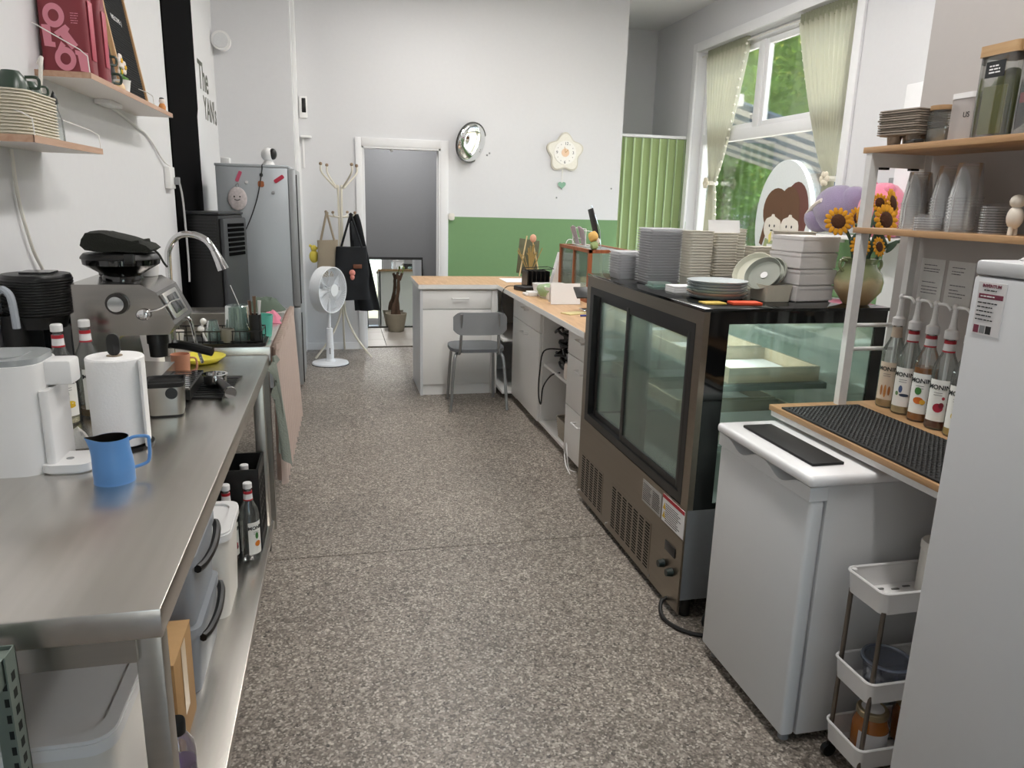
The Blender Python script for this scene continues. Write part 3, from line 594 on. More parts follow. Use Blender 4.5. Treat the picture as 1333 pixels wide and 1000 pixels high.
# dish rack with things in it
dr = root('dish_rack', 'black wire dish rack with tray on the sink rim', 'dish rack', (-.54, 3.52, SZ+.001), world=True)
z0 = SZ+.001
B().prism(rr(-.76, -.325, 3.41, 3.60, .03), 'z', z0, z0+.012).obj('tray', blackp, dr)
b = B()
for y in (3.425, 3.585): b.tube([(-.745, y, z0+.065), (-.34, y, z0+.065)], .003, 6); b.tube([(-.745, y, z0+.02), (-.34, y, z0+.02)], .003, 6)
for x in (-.745, -.34):
    for z in (.02, .065): b.tube([(x, 3.425, z0+z), (x, 3.585, z0+z)], .003, 6)
for k in range(14): x = -.745+k*.0312; b.tube([(x, 3.425, z0+.012), (x, 3.425, z0+.065)], .0022, 5); b.tube([(x, 3.585, z0+.012), (x, 3.585, z0+.065)], .0022, 5)
b.obj('wire_frame', M('black_wire', '121212', .4), dr)
B().shell(rr(-.395, -.345, 3.44, 3.50, .012), z0+.016, z0+.135, t=.003).obj('cutlery_cup', blackp, dr)
for k, (c, dx, tl) in enumerate((('5a4030', -.012, .03), ('6d5847', .0, .05), ('d0d0d0', .012, .03))):
    thing(B().tube([(-.37+dx, 3.47, z0+.03), (-.37+dx*1.6, 3.47, z0+.16), (-.37+dx*1.8, 3.47, z0+.165+tl)], [.004, .006, .008], 8), 'cutlery', M('cutlery_'+c, c, .4), ('dark wooden spoon handle', 'brown wooden fork handle', 'steel knife handle')[k]+' in the black cutlery cup', 'cutlery', base=(-.37+dx, 3.47, z0+.03), group='cutlery in the rack cup')
thing(B().tube([(-.385, 3.48, z0+.03), (-.47, 3.50, z0+.26)], .0022, 6), 'steel_straw', chrome, 'thin steel straw leaning out of the black cutlery cup', 'straw', base=(-.385, 3.48, z0+.03))
mj = thin('jug_plastic', 'cfe0dc', .3, .22, 'cfdcd8')
thing(B().lathe([(0, .155), (.045, .155), (.05, .15), (.062, 0), (.059, 0), (.047, .149), (0, .151)], 26), 'measuring_jug', mj, 'upturned clear measuring jug in the dish rack', 'jug', loc=(-.45, 3.52, z0+.014))
thing(B().lathe([(0, .09), (.02, .09), (.032, .04), (.034, 0), (.031, 0), (.028, .04), (0, .085)], 18), 'small_glass', mj, 'small upturned glass in the dish rack', 'glass', loc=(-.555, 3.50, z0+.014))
thing(B().lathe([(0, 0), (.026, 0), (.032, .045), (.03, .06), (.027, .06), (.024, .004), (0, .004)], 18), 'grey_cup', M('grey_ceramic', '77756b', .4), 'little grey-green ceramic cup in the dish rack', 'cup', loc=(-.488, 3.445, z0+.014))
thing(B().ball((0, 0, .055), .015).ball((.012, 0, .09), .014).tube([(.02, 0, .0), (0, 0, .05), (.012, 0, .09)], .006), 'white_brush', wplast, 'white bottle brush head in the dish rack', 'brush', loc=(-.60, 3.47, z0+.014))
thing(B().lathe([(0, 0), (.024, 0), (.03, .05), (.027, .05), (.022, .004), (0, .004)], 16), 'white_ceramic_cup', wplast2, 'cream ceramic cup with pink pattern in the dish rack', 'cup', loc=(-.70, 3.47, z0+.014))
tq = M('teal_plastic', '63b7a6', .3, var=.03)
thing(B().lathe([(0, 0), (.055, 0), (.065, .10), (.062, .10), (.052, .004), (0, .004)], 24), 'teal_bowl', tq, 'teal plastic tub behind the dish rack', 'tub', loc=(-.375, 3.68, SZ+.0005))
thing(B().shell(rr(-.06, .06, -.08, .08, .01), 0, .085, t=.004), 'green_basket', M('dull_green', '5f7a68', .5), 'dull green open basket behind the dish rack', 'basket', loc=(-.915, 3.50, SZ+.0005))
thing(B().box(-.018, .018, -.03, .03, 0, .03, .008), 'yellow_sponge', M('sponge_yellow', 'd9cf45', .9, bump=.5, scale=150), 'yellow sponge lying by the faucet', 'sponge', loc=(-.90, 3.65, SZ+.0005))
rag('green_dishcloth', cloth('green_dishcloth', '5d6b5e', .1, .5), 'dark green dishcloth heaped at the sink end', 'cloth', (-.42, 4.56, SZ), .2, .17, .085, seed=5)
rag('pink_cloth', cloth('pink_cloth', 'e08aa0', .2, .4), 'bright pink cloth lying on the sink rim', 'cloth', (-.363, 4.16, SZ), .10, .24, .05, .1, seed=9)
# sink skirt curtain and hanging towel
sc_ = root('sink_curtain', 'pale pink-beige gathered curtain hanging under the sink', 'curtain', (-.285, 4.05, .22), world=True)
ckm = cloth('beige_curtain', 'ddcabf', .25, .2, 300)
B().grid(lambda u, v: (-.287+.028*sin(u*2*pi*12)*(1-.35*v)+.02*(1-v)*u, 3.43+u*1.22, .22+v*.645), 190, 8).thick(.0015).obj('fabric', ckm, sc_)
B().grid(lambda u, v: (-.283+.014*sin(u*2*pi*34), 3.43+u*1.22, .862+v*.03), 200, 3).thick(.0015).obj('ruffle', ckm, sc_)
ht = cloth('sage_towel', 'a9b0a4', .1, .9, 160)
thing(B().grid(lambda u, v: (-.292+.055*u*(1-v**2)+.006*sin(u*9+v*4), 3.386+.004*sin(u*8+v*5), .36+v*.485+.07*(1-v)*(.5-u)), 18, 20).thick(.007), 'hand_towel', ht, 'grey-green hand towel hanging at the end of the steel table', 'towel', base=(-.27, 3.40, .36))
# --- under the table
def bin_(name, label, x0, x1, y0, y1, z, h, lid=True, mat=wplast2, lidh=.02, group=None):
    t = root(name, label, 'bin', ((x0+x1)/2, (y0+y1)/2, z), group=group, world=True)
    k = .012; B().shell(rr(x0+k, x1-k, y0+k, y1-k, .035), z, z+h, rr(x0, x1, y0, y1, .04), t=.003).obj('body', mat, t)
    if lid:
        l = B().prism(rr(x0-.008, x1+.008, y0-.008, y1+.008, .045), 'z', z+h-.012, z+h+lidh-.008).obj('lid', wplast, t)
        b = B(); o = rr(x0-.006, x1+.006, y0-.006, y1+.006, .045); i = rr(x0+.02, x1-.02, y0+.02, y1-.02, .04)
        for ring, z1 in ((o, 1), (i, 1)): pass
        vs = [[b.bm.verts.new((x, y, zz)) for x, y in q] for q, zz in ((o, z+h+lidh-.008), (o, z+h+lidh), (i, z+h+lidh), (i, z+h+lidh-.008))]
        for a_, b_ in zip(vs, vs[1:]):
            for q in range(len(a_)): b.bm.faces.new((a_[q], a_[(q+1) % len(a_)], b_[(q+1) % len(a_)], b_[q]))
        b.obj('rim', wplast, l)
    return t
bin_('flour_bin', 'white lidded bin standing in front of the black crate', -.56, -.385, 2.42, 2.70, LS, .30)
bottle('dark syrup bottle with orange fruit label by the white bin', (-.372, 2.885, LS), -.75, 0, '000000', orangef, group='syrup bottles under the table', s=1.05)
bottle('dark syrup bottle with red fruit label behind the white bin', (-.452, 2.875, LS), -.75, .05, '5a2b2a', redf, group='syrup bottles under the table', s=1.05)
ct = root('plastic_crate', 'black plastic crate with open lattice sides on the lower shelf', 'crate', (-.49, 3.09, LS), world=True)
b = B().box(-.66, -.335, 2.95, 3.17, LS, LS+.012)
for x in (-.66, -.345): 
    b.box(x, x+.01, 2.95, 3.17, LS+.30, LS+.345).box(x, x+.01, 2.95, 3.17, LS, LS+.05)
    for k in range(6): b.box(x+.001, x+.009, 2.95+k*.038, 2.962+k*.038, LS+.04, LS+.31)
    for k in range(4): b.box(x+.002, x+.008, 2.95, 3.17, LS+.09+k*.055, LS+.1+k*.055)
for y in (2.95, 3.16): b.box(-.66, -.335, y, y+.01, LS, LS+.345)
b.obj('lattice', blackp, ct)
bottle('brown syrup bottle standing inside the black crate', (-.40, 3.04, LS+.02), -.8, .12, '3a2314', redf, group='syrup bottles under the table', s=1.05)
for k, (y0, y1, nm) in enumerate(((2.03, 2.37, 'upper'),)):
    for q in range(2):
        z = LS+q*.215
        t = root('storage_box', ('translucent storage box with black clip handle at the bottom of its stack', 'translucent storage box with black clip handle on top of its stack')[q], 'box', (-.58, 2.2, z+.001), world=True)
        B().shell(rr(-.75, -.425, y0, y1, .03), z+.001, z+.185, rr(-.76, -.415, y0-.01, y1+.01, .03), t=.003).obj('body', thin('milky_plastic', 'e6eaee', .3, .55, 'dfe3e8'), t)
        B().prism(rr(-.765, -.41, y0-.015, y1+.015, .035), 'z', z+.185, z+.212).obj('lid', thin('milky_plastic', 'e6eaee'), t)
        B().tube([(-.408, y0+.01, z+.175), (-.396, y0+.06, z+.17), (-.39, (y0+y1)/2, z+.165), (-.396, y1-.06, z+.17), (-.408, y1-.01, z+.175)], .012, 8, sm=5).obj('handle', blackp, t)
cb = root('cardboard_box', 'brown cardboard box standing behind the near table leg', 'box', (-.55, 1.85, LS), world=True)
kraft = M('cardboard', 'b08a5c', .85, bump=.1, scale=40, var=.06)
B().box(-.66, -.425, 1.76, 1.97, LS+.0005, .40, .002).obj('body', kraft, cb)
B().box(-.66, -.545, 1.758, 1.972, .40, .404).box(-.54, -.425, 1.758, 1.972, .40, .404).obj('flap', M('cardboard_light', 'c09a6b', .85), cb); B().box(-.424, -.4235, 1.84, 1.89, .2, .40).box(-.57, -.515, 1.758, 1.972, .404, .405).obj('tape', M('packing_tape', 'cbb08a', .3), cb)
pb = root('purple_bottle', 'clear bottle of purple liquid with black cap under the table', 'bottle', (-.392, 1.60, LS))
B().lathe([(0, 0), (.034, 0), (.037, .006), (.037, .15), (.034, .175), (.02, .2), (.0165, .205), (.0165, .22), (0, .22)], 22).obj('bottle', thin('bottle_clear', 'e6e4e6', .3, .25, 'cfc6c6'), pb)
B().lathe([(0, .004), (.035, .004), (.035, .125), (0, .125)], 20).obj('liquid', M('purple_liquid', '6a4a94', .2), pb); B().lathe([(0, .205), (.019, .205), (.0195, .21), (.0195, .235), (.017, .239), (0, .239)], 18).obj('cap', blackp, pb)
bin_('storage_tub', 'large white lidded tub under the near end of the table', -.86, -.435, 1.30, 1.62, LS, .42)
bin_('small_white_tub', 'small white lidded tub on the shelf beside the large white tub', -.86, -.46, 1.635, 1.75, LS, .17)
gr = root('metal_rack', 'grey-green slotted metal rack standing before the table end', 'rack', (-.62, 1.1, 0), world=True)
gm = M('grey_green_metal', '7b877e', .45, .3, var=.04)
B().box(-.556, -.515, 1.185, 1.1875, 0, .84).box(-.5175, -.515, 1.15, 1.1875, 0, .84).obj('post', gm, gr)
b = B()
for k in range(26): b.box(-.54, -.528, 1.1845, 1.1855, .04+k*.03, .055+k*.03)
for k in range(26): b.box(-.5155, -.5145, 1.162, 1.174, .04+k*.03, .055+k*.03)
b.obj('slots', M('slot_dark', '1d211e', .8), gr)
B().box(-1.0, -.52, 1.1, 1.184, .79, .835, .003).box(-1.0, -.52, .8, 1.1, .795, .80).obj('rack_shelf', gm, gr); B().box(-1.0, -.96, 1.14, 1.184, 0, .79).obj('post', gm, gr)
# ================================================ left wall shelves
shm = M('shelf_white', 'e3dcd6', .5, var=.02); edg = wood('shelf_edge', 'b78f76', 'c9a58c')
wirem = M('white_wire', 'eceae6', .4)
def wshelf(label, y0, y1, z, x1=-.83):
    t = root('wall_shelf', label, 'shelf', (-1.02, (y0+y1)/2, z-.02), world=True)
    B().box(-1.02, x1-.001, y0+.001, y1-.001, z-.02, z).obj('board', shm, t)
    B().box(-1.02, x1, y0, y0+.002, z-.02, z).box(x1-.002, x1, y0, y1, z-.02, z).obj('edge_band', edg, t)
    return t
s1 = wshelf('lower short wall shelf with a thin white end rail', 2.43, 3.08, 1.685, -.82)
B().tube([(-1.015, 3.07, 1.80), (-1.0, 3.07, 1.80), (-.85, 3.07, 1.745), (-.826, 3.07, 1.73), (-.824, 3.07, 1.684)], .002, 6).tube([(-1.015, 2.45, 1.80), (-.85, 2.45, 1.745), (-.826, 2.45, 1.73), (-.824, 2.45, 1.684)], .002, 6).obj('end_rail', wirem, s1)
s2 = wshelf('upper long wall shelf carrying the red coffee bags', 3.10, 4.50, 1.945, -.84)
B().tube([(-1.015, 3.11, 2.10), (-.87, 3.11, 2.02), (-.848, 3.11, 2.0), (-.845, 3.11, 1.944)], .002, 6).tube([(-1.015, 4.1, 2.05), (-.87, 4.1, 2.0), (-.848, 4.1, 1.985), (-.845, 4.1, 1.944)], .002, 6).obj('end_rail', wirem, s2)
B().box(-1.015, -.95, 3.75, 3.95, 1.905, 1.925, .004).obj('light_bar', wplast, s2)
# stack of cream trays on the lower shelf
crm = M('cream_card', 'd9d2c0', .8, var=.03)
me0 = None
for k in range(14):
    if me0 is None: o = B().prism(rr(-.072, .072, -.137, .137, .045), 'z', 0, .0085).prism(rr(-.08, .08, -.145, .145, .05), 'z', .0045, .0086).obj('paper_tray', crm); me0 = o
    else: o = dup(me0)
    o.location = (-.915+.001*sin(k*3), 2.585+.001*cos(k*5), 1.685+k*.0088); tag(o, 'cream paper tray in the stack on the lower wall shelf', 'tray', 'stacked cream paper trays')
gcm = M('dark_green_glaze', '34453a', .28, var=.05)
def cup(label, loc, rz=0, s=1, mat=gcm, upside=True, group='green cups'):
    t = root('coffee_cup', label, 'cup', loc, rz, group)
    pr = [(0, 0), (.022, 0), (.024, .004), (.036, .02), (.042, .05), (.043, .056), (.04, .056), (.033, .02), (0, .008)]
    if upside: pr = [(r, .056-z) for r, z in pr]
    B().lathe([(r*s, z*s) for r, z in pr], 24).obj('bowl', mat, t)
    za, zb = (.016, .042) if upside else (.042, .016)
    B().tube([(.038*s, 0, za*s), (.062*s, 0, za*s), (.062*s, 0, zb*s), (.032*s, 0, zb*s)], .0045*s, 7, sm=5).obj('handle', mat, t); return t
zt = 1.685+14*.0088
cup('large dark green cup upside down on the cream tray stack', (-.905, 2.56, zt), .3, 1.05)
cup('small dark green cup upside down behind the large one on the tray stack', (-.90, 2.675, zt), .7, .8)
cup('dark green cup upside down at the end of the cream tray stack', (-.945, 2.765, 1.685), .2, .95)
gbt = root('oil_bottle', 'small glass bottle with black pourer on the lower shelf', 'bottle', (-.875, 2.80, 1.685))
B().lathe([(0, 0), (.02, 0), (.022, .004), (.02, .07), (.01, .1), (.009, .12), (0, .12)], 18).obj('bottle', glassb, gbt); B().lathe([(.008, .118), (.012, .12), (.011, .135), (.005, .15), (0, .16)], 12).obj('pourer', blackp, gbt)
# coffee bags
bagm = M('crimson_bag', '84313a', .45, bump=.15, scale=12, var=.06); pinkm = M('pink_print', 'dd8c9c', .5, var=.02); bags = M('pink_red_bag', 'b5465a', .45, bump=.15, scale=12, var=.06)
def bag(label, x, y, w, d, h, full):
    t = root('coffee_bag', label, 'coffee bag', (x, y, 1.9455))
    def fn(u, v):
        a = 2*pi*u; tz = v*h; k = 1-.55*max(0, (v-.7)/.3)
        cx = abs(cos(a))**.35*math.copysign(1, cos(a)); cy = abs(sin(a))**.35*math.copysign(1, sin(a))
        bul = 1+.06*sin(pi*v)
        return (cx*w/2*(1-.04*v), cy*d/2*k*bul, tz)
    b = B().grid(fn, 48, 18, cu=True); bmesh.ops.holes_fill(b.bm, edges=b.bm.edges[:]); b.obj('bag', bagm, t)
    if full:
        K = .00023; fy = -d/2*1.065
        def q(x, y): return ((x-455)*K*1.12, (900-y)*K*1.3)
        for poly in ([(190, 375), (300, 375), (300, 560), (342, 565), (342, 620), (205, 610)], [(490, 360), (540, 405), (515, 440), (625, 580), (540, 635), (415, 485), (385, 505), (340, 455)], [(580, 635), (742, 665), (742, 885), (630, 870), (610, 695), (580, 685)]):
            B().prism([q(*p) for p in poly], 'y', fy-.0008, fy).obj('lettering', pinkm, t)
        for cx, cy, tail in ((355, 268, None), (452, 742, [(415, 548), (468, 592), (452, 616), (540, 660), (335, 690)])):
            b = B(); c = q(cx, cy); b.grid(lambda u, v: (c[0]+K*1.12*(66+68*v)*cos(2*pi*u), fy-.0009, c[1]+K*1.3*(66+68*v)*sin(2*pi*u)), 36, 2, cu=True)
            if tail: b.prism([q(*p) for p in (tail[0], tail[1], tail[2], (425, 640), tail[4])], 'y', fy-.0008, fy)
            b.obj('lettering', pinkm, t)
        lines(t, pinkm, .028, .055, [.2, .192, .184, .176, .168], '-y', (0, -d/2*1.09, 0), .0025)
    B().box(w/2*.99, w/2*1.03, -d*.36, d*.2, .05, .25, .002).obj('side_label', bags, t)
    B().box(-w/2*.95, w/2*.95, -d*.2, d*.2, h-.02, h+.002, .002).obj('top_seal', bags, t)
    return t
bag('crimson coffee bag printed with large pink letters on the upper shelf', -.93, 3.20, .165, .09, .33, True)
bag('crimson coffee bag standing behind the lettered one', -.915, 3.36, .14, .09, .34, False)
cup('dark green cup upside down beside the coffee bags on the upper shelf', (-.92, 3.50, 1.9455), .4, 1.25)
cup('second dark green cup stacked on the one beside the coffee bags', (-.92, 3.50, 1.9455+.072), .5, 1.1)
cup('cream cup lying in front of the flower pot on the upper shelf', (-.872, 3.595, 1.9455), -1.6, .6, M('cream_glaze', 'd8b98c', .4), group='cups on the upper shelf')
fp = root('flower_pot', 'small white pot with crocheted white flowers on the upper shelf', 'flower pot', (-.875, 3.67, 1.9455))
B().lathe([(0, 0), (.025, 0), (.032, .045), (.034, .05), (.03, .05), (.026, .006), (0, .006)], 20).obj('pot', wplast, fp)
fw_ = M('crochet_white', 'ece2da', .9, bump=.4, scale=200); gy = M('crochet_yellow', 'e8b73c', .9); gl = M('crochet_green', '5f8a45', .9)
for k, (x, y, z) in enumerate(((.0, -.02, .125), (.0, .035, .105), (-.01, .01, .085))):
    B().tube([(0, 0, .04), (x*.5, y*.5, z*.7), (x, y, z)], .003, 6).obj('stem', gl, fp)
    b = B()
    for q in range(6): a = q*pi/3; b.ball((x+.004, y+.018*cos(a), z+.018*sin(a)), .006, .012, .012, 8)
    f = b.obj('flower', fw_, fp); B().ball((x+.01, y, z), .005, .01, .01, 8).obj('centre', gy, f)
B().ball((.01, -.01, .055), .012, .02, .01, 8).ball((.01, .02, .055), .012, .02, .01, 8).obj('leaves', gl, fp)
# letter board
lbd = root('letter_board', 'black felt letter board in a pale wood frame leaning on the wall', 'letter board', (-.95, 4.0, 1.9455), world=True)
Mx = Matrix.Translation((-.89, 4.0, 1.9455)) @ Matrix.Rotation(radians(-9), 4, 'Y')
fr = wood('frame_wood', 'b98f63', 'd0aa7d', 9, (1, 1, .1))
y0, y1, hh = -.22, .22, .56
B().box(-.02, 0, y0, y0+.018, 0, hh).box(-.02, 0, y1-.018, y1, 0, hh).box(-.02, 0, y0, y1, 0, .018).box(-.02, 0, y0, y1, hh-.018, hh).xf(Mx).obj('frame', fr, lbd)
b = B()
for k in range(44): b.box(-.014, -.008, y0+.018, y1-.018, .02+k*.0118, .029+k*.0118)
b.box(-.02, -.013, y0+.018, y1-.018, .018, hh-.018).xf(Mx).obj('felt', M('black_felt', '17181a', .95, bump=.3, scale=300), lbd)
for s_, yy, zz in (('WELCOME :)', -.02, .35),):
    o = text(s_, .03, wplast, None, (0, 0, 0), '+x'); o.data.transform(Mx @ Matrix.Translation((-.006, yy, zz))); o.data.transform(Matrix.Translation(-Vector(lbd.location))); o.parent = lbd; OFF[o.name] = OFF[lbd.name]
fg = root('figurine', 'tiny orange and white figurine at the end of the upper shelf', 'figurine', (-.865, 4.38, 1.9455))
B().lathe([(0, 0), (.016, 0), (.018, .02), (.012, .035), (0, .04)], 14).obj('body', M('figurine_orange', 'd08a4a', .6), fg); B().ball((0, 0, .048), .015, n=12).obj('head', fw_, fg); B().ball((0, 0, .06), .012, .012, .006, 10).obj('hat', blackp, fg)
# cables and socket
thing(B().tube([(-1.005, 3.06, 1.80), (-.985, 3.06, 1.95), (-.985, 3.075, 1.98), (-1.0, 3.085, 1.96)], .007, 8, sm=6), 'cable_loop', wplast2, 'short white cable loop beside the coffee bags', 'cable', base=(-1.005, 3.06, 1.80))
so = root('wall_outlet', 'white outlet box on the wall edge beside the black band', 'socket', (-1.018, 5.12, 1.56), world=True)
B().box(-1.019, -.985, 5.06, 5.20, 1.56, 1.69, .004).obj('box', wplast, so); B().box(-.985, -.955, 5.16, 5.20, 1.585, 1.63, .004).obj('plug', gplast, so)
thing(B().tube([(-1.012, 4.0, 1.915), (-1.012, 4.25, 1.89), (-1.012, 4.5, 1.86), (-1.012, 4.62, 1.85), (-1.01, 4.8, 1.80), (-1.005, 5.0, 1.72), (-.99, 5.13, 1.692)], .006, 7, sm=6), 'shelf_light_cable', wplast, 'white cable from the upper shelf light to the outlet box', 'cable', base=(-1.012, 4.62, 1.85))
thing(B().tube([(-.957, 5.18, 1.59), (-.95, 5.2, 1.5), (-.945, 5.2, 1.3), (-.94, 5.18, 1.1), (-.94, 5.16, .98)], .006, 7, sm=6), 'plug_cable', M('grey_cable', 'b5b5b5', .5), 'grey cable hanging from the plug in front of the black band', 'cable', base=(-.94, 5.16, .98))
# wall lettering
yl = root('wall_lettering', 'dark lettering of the shop name on the white wall', 'lettering', (-1.02, 7.05, 2.2), world=True)
olive = M('olive_letters', '45493a', .5)
text('The', .30, olive, yl, (-1.0185, 6.80, 2.43), '+x', bold=.004); text("YAN's", .25, olive, yl, (-1.0185, 7.06, 2.20), '+x', bold=.004)
lw = root('wall_lamp', 'round white lamp on the wall corner above the fridge', 'wall lamp', (-.93, 7.449, 2.78), world=True)
B().cyl((-.935, 7.449, 2.82), (-.935, 7.41, 2.82), .06, .06, 24).obj('mount', wplast, lw); B().cyl((-.935, 7.41, 2.82), (-.935, 7.32, 2.82), .075, .08, 28).obj('housing', wplast, lw); B().cyl((-.935, 7.32, 2.82), (-.935, 7.312, 2.82), .062, .06, 28).obj('lens', M('lamp_lens', 'd9dadb', .3), lw)
# black air cooler, fridge
ac = root('air_cooler', 'tall black air cooler with side louvres before the black wall band', 'air cooler', (-.80, 5.52, 0), rz=-.35)
B().box(-.135, .10, -.17, .17, 0, 1.40, .012).obj('body', blackp, ac); B().box(-.14, .105, -.175, .175, 1.40, 1.42, .008).obj('top', M('cooler_top', '26272a', .4), ac)
B().box(.10, .13, -.16, .16, .05, 1.38, .01).obj('front_panel', M('cooler_grey', '3a3b3e', .45), ac)
for k in range(7): B().box(.128, .138, -.11, .11, 1.13+k*.032, 1.152+k*.032, .002).obj('louvre', blackm, ac)
for k in range(14): B().box(-.11, .08, -.176, -.168, 1.10+k*.02, 1.108+k*.02, .001).obj('louvre', M('louvre_dark', '1c1d1f', .5), ac)
fm = M('silver_fridge', 'b3b9be', .35, .25, var=.02)
fr_ = root('tall_fridge', 'tall silver-grey fridge with magnets on its side', 'fridge', (-.59, 6.3, 0), world=True)
B().box(-.86, -.352, 6.0, 6.62, .05, 1.735, .006).obj('body', fm, fr_); B().box(-.865, -.345, 5.997, 6.625, 1.735, 1.755, .004).obj('top', fm, fr_)
gd = M('door_silver', 'a9acae', .35, .4, var=.02)
for z0, z1 in ((.07, .69), (.70, 1.73)):
    dd = B().box(-.35, -.295, 6.0, 6.62, z0, z1, .008).obj('door', gd, fr_); B().box(-.2955, -.288, 6.01, 6.035, max(z0, z0+.02), z1-.04, .002).obj('handle', blackp, dd)
B().box(-.84, -.36, 6.03, 6.6, 0, .05).obj('plinth', M('plinth_grey', '5f6264', .5), fr_)
mg = [('pink bar magnet', 'd05a78', (-.70, 1.665), .012, .04, .4), ('red candy magnet on the fridge side near the door', 'c0304a', (-.415, 1.655), .04, .014, -.6), ('brown bear magnet', 'a5623a', (-.545, 1.615), .022, .022, 0), ('small dark magnet above the brown one', '2c2c30', (-.54, 1.68), .012, .012, 0), ('little white magnet by the pink bar', 'dddddd', (-.645, 1.625), .01, .01, 0), ('tiny grey magnet low on the fridge side', '9a9a9c', (-.46, 1.555), .01, .01, 0)]
for l, c, (x, z), w, h, sp in mg: thing(B().prism(rr(-w, w, -h, h, min(w, h)*.6), 'y', -.008, 0, Matrix.Rotation(sp, 4, 'Y')), 'fridge_magnet', M('magnet_'+c, c, .5), l+(' on the fridge side' if 'fridge side' not in l else ''), 'magnet', loc=(x, 5.9995, z), group='fridge magnets')
eg = root('egg_pouch', 'white speckled egg-shaped pouch hanging on the fridge side', 'pouch', (-.715, 5.985, 1.43))
B().ball((0, 0, .075), .068, .014, .085, 20).obj('pouch', M('speckled_cloth', 'cfc6c6', .9, bump=.5, scale=60, var=.35), eg); B().tube([(0, 0, .155), (-.005, 0, .175), (.01, 0, .185), (.012, 0, .16)], .003, 6, sm=4).obj('loop', gplast, eg); B().ball((-.02, -.013, .09), .006, n=8).ball((.02, -.013, .09), .006, n=8).tube([(-.02, -.014, .07), (0, -.016, .062), (.02, -.014, .07)], .003, 6).obj('face_print', blackp, eg)
cmx = root('security_camera', 'white indoor camera with black eye on top of the fridge', 'camera', (-.50, 6.2, 1.7552))
B().lathe([(0, 0), (.045, 0), (.048, .006), (.035, .03), (.02, .04), (0, .042)], 22).obj('base', wplast, cmx); B().ball((0, 0, .08), .052, n=20).obj('head', wplast, cmx); B().ball((.036, -.018, .085), .03, .034, .042, 16).obj('eye', blackp, cmx)
thing(B().tube([(-.52, 6.05, 1.757), (-.53, 5.993, 1.752), (-.535, 5.994, 1.70), (-.58, 5.994, 1.50), (-.66, 5.994, 1.30), (-.76, 5.993, 1.13), (-.78, 5.992, 1.09)], .004, 6, sm=6), 'camera_cable', blackp, 'thin black cable running from the camera down the fridge side', 'cable', base=(-.53, 6.0, 1.756))
thing(B().box(-.03, .03, -.05, .05, 0, .05, .004), 'small_white_box', wplast, 'small white box at the back corner on top of the fridge', 'box', loc=(-.82, 6.3, 1.7552))
th = root('thermostat', 'white wall thermostat with black display beside the corner', 'thermostat', (-.315, 7.799, 2.27), world=True)
B().box(-.325, -.25, 7.775, 7.799, 2.26, 2.46, .012).obj('case', wplast, th); B().box(-.30, -.262, 7.77, 7.777, 2.31, 2.44, .006).obj('display', blackp, th)
thing(B().box(-.32, -.22, 7.74, 7.799, 2.08, 2.10, .004).box(-.31, -.29, 7.79, 7.799, 1.80, 2.08, .003), 'bell_box', wplast, 'narrow white conduit with a small ledge under the thermostat', 'conduit', base=(-.3, 7.799, 1.8))
# --- coat rack with bags
ivm = M('ivory_metal', 'd9d3c4', .4); cr = root('coat_rack', 'ivory metal coat rack with curved hooks and tripod feet', 'coat rack', (.03, 7.46, 0))
b = B()
for k in range(4):
    a = k*pi/2+.6; b.tube([(.02*cos(a), .02*sin(a), .5), (.02*cos(a), .02*sin(a), 1.55), (.05*cos(a), .05*sin(a), 1.62), (.19*cos(a), .19*sin(a), 1.75), (.20*cos(a), .20*sin(a), 1.82)], .009, 8, sm=4)
b.obj('pole', ivm, cr)
kbm = M('knob_brown', '8f7a64', .5)
for k in range(4):
    a = k*pi/2+.6; B().ball((.20*cos(a), .20*sin(a), 1.83), .016, n=8).obj('knob', kbm, cr)
    for z, l in ((1.36, .15), (.98, .10)):
        a2 = a+.5; hk = B().tube([(.02*cos(a2), .02*sin(a2), z-.01), (l*.8*cos(a2), l*.8*sin(a2), z), (l*cos(a2), l*sin(a2), z+.03)], .007, 7, sm=3).obj('hook', ivm, cr); B().ball((l*cos(a2), l*sin(a2), z+.035), .014, n=8).obj('knob', kbm, hk)
for k in range(3):
    a = k*2*pi/3-.55; B().tube([(.02*cos(a), .02*sin(a), .62), (.03*cos(a), .03*sin(a), .42), (.14*cos(a), .14*sin(a), .2), (.31*cos(a), .31*sin(a), .008)], .0105, 8, sm=4).obj('foot', ivm, cr)
def bagcloth(name, label, cat, mat, loc, w, d, h, drop, rz=0, strapm=None, seed=0, extra=None):
    """soft bag: loc is its bottom centre, straps rise by drop"""
    t = root(name, label, cat, loc, rz)
    def fn(u, v):
        a = 2*pi*u; cx = abs(cos(a))**.5*math.copysign(1, cos(a)); cy = abs(sin(a))**.5*math.copysign(1, sin(a)); q = 1-.25*v+.05*sin(v*9+seed)
        return (cx*w/2*(1-.12*v+.03*sin(7*v+seed)), cy*d/2*q, h*v)
    b = B().grid(fn, 32, 12, cu=True); bmesh.ops.holes_fill(b.bm, edges=b.bm.edges[:]); b.noise(.008, 9, seed); b.obj('body', mat, t)
    for s_ in (-1, 1): B().tube([(s_*w*.3, -d*.3*s_, h*.97), (s_*w*.12, 0, h+drop*.6), (0, 0, h+drop), (-s_*.01, 0, h+drop-.01)], .011, 6, sm=4).obj('strap', strapm or mat, t)
    if extra: extra(t)
    return t
denim = cloth('black_denim', '17191d', .02, .5, 200)
bagcloth('tote_bag', 'beige canvas tote bag hanging on the coat rack', 'bag', cloth('beige_canvas', 'a79a86', .1, .4), (-.095, 7.36, .80), .21, .07, .34, .25, seed=1)
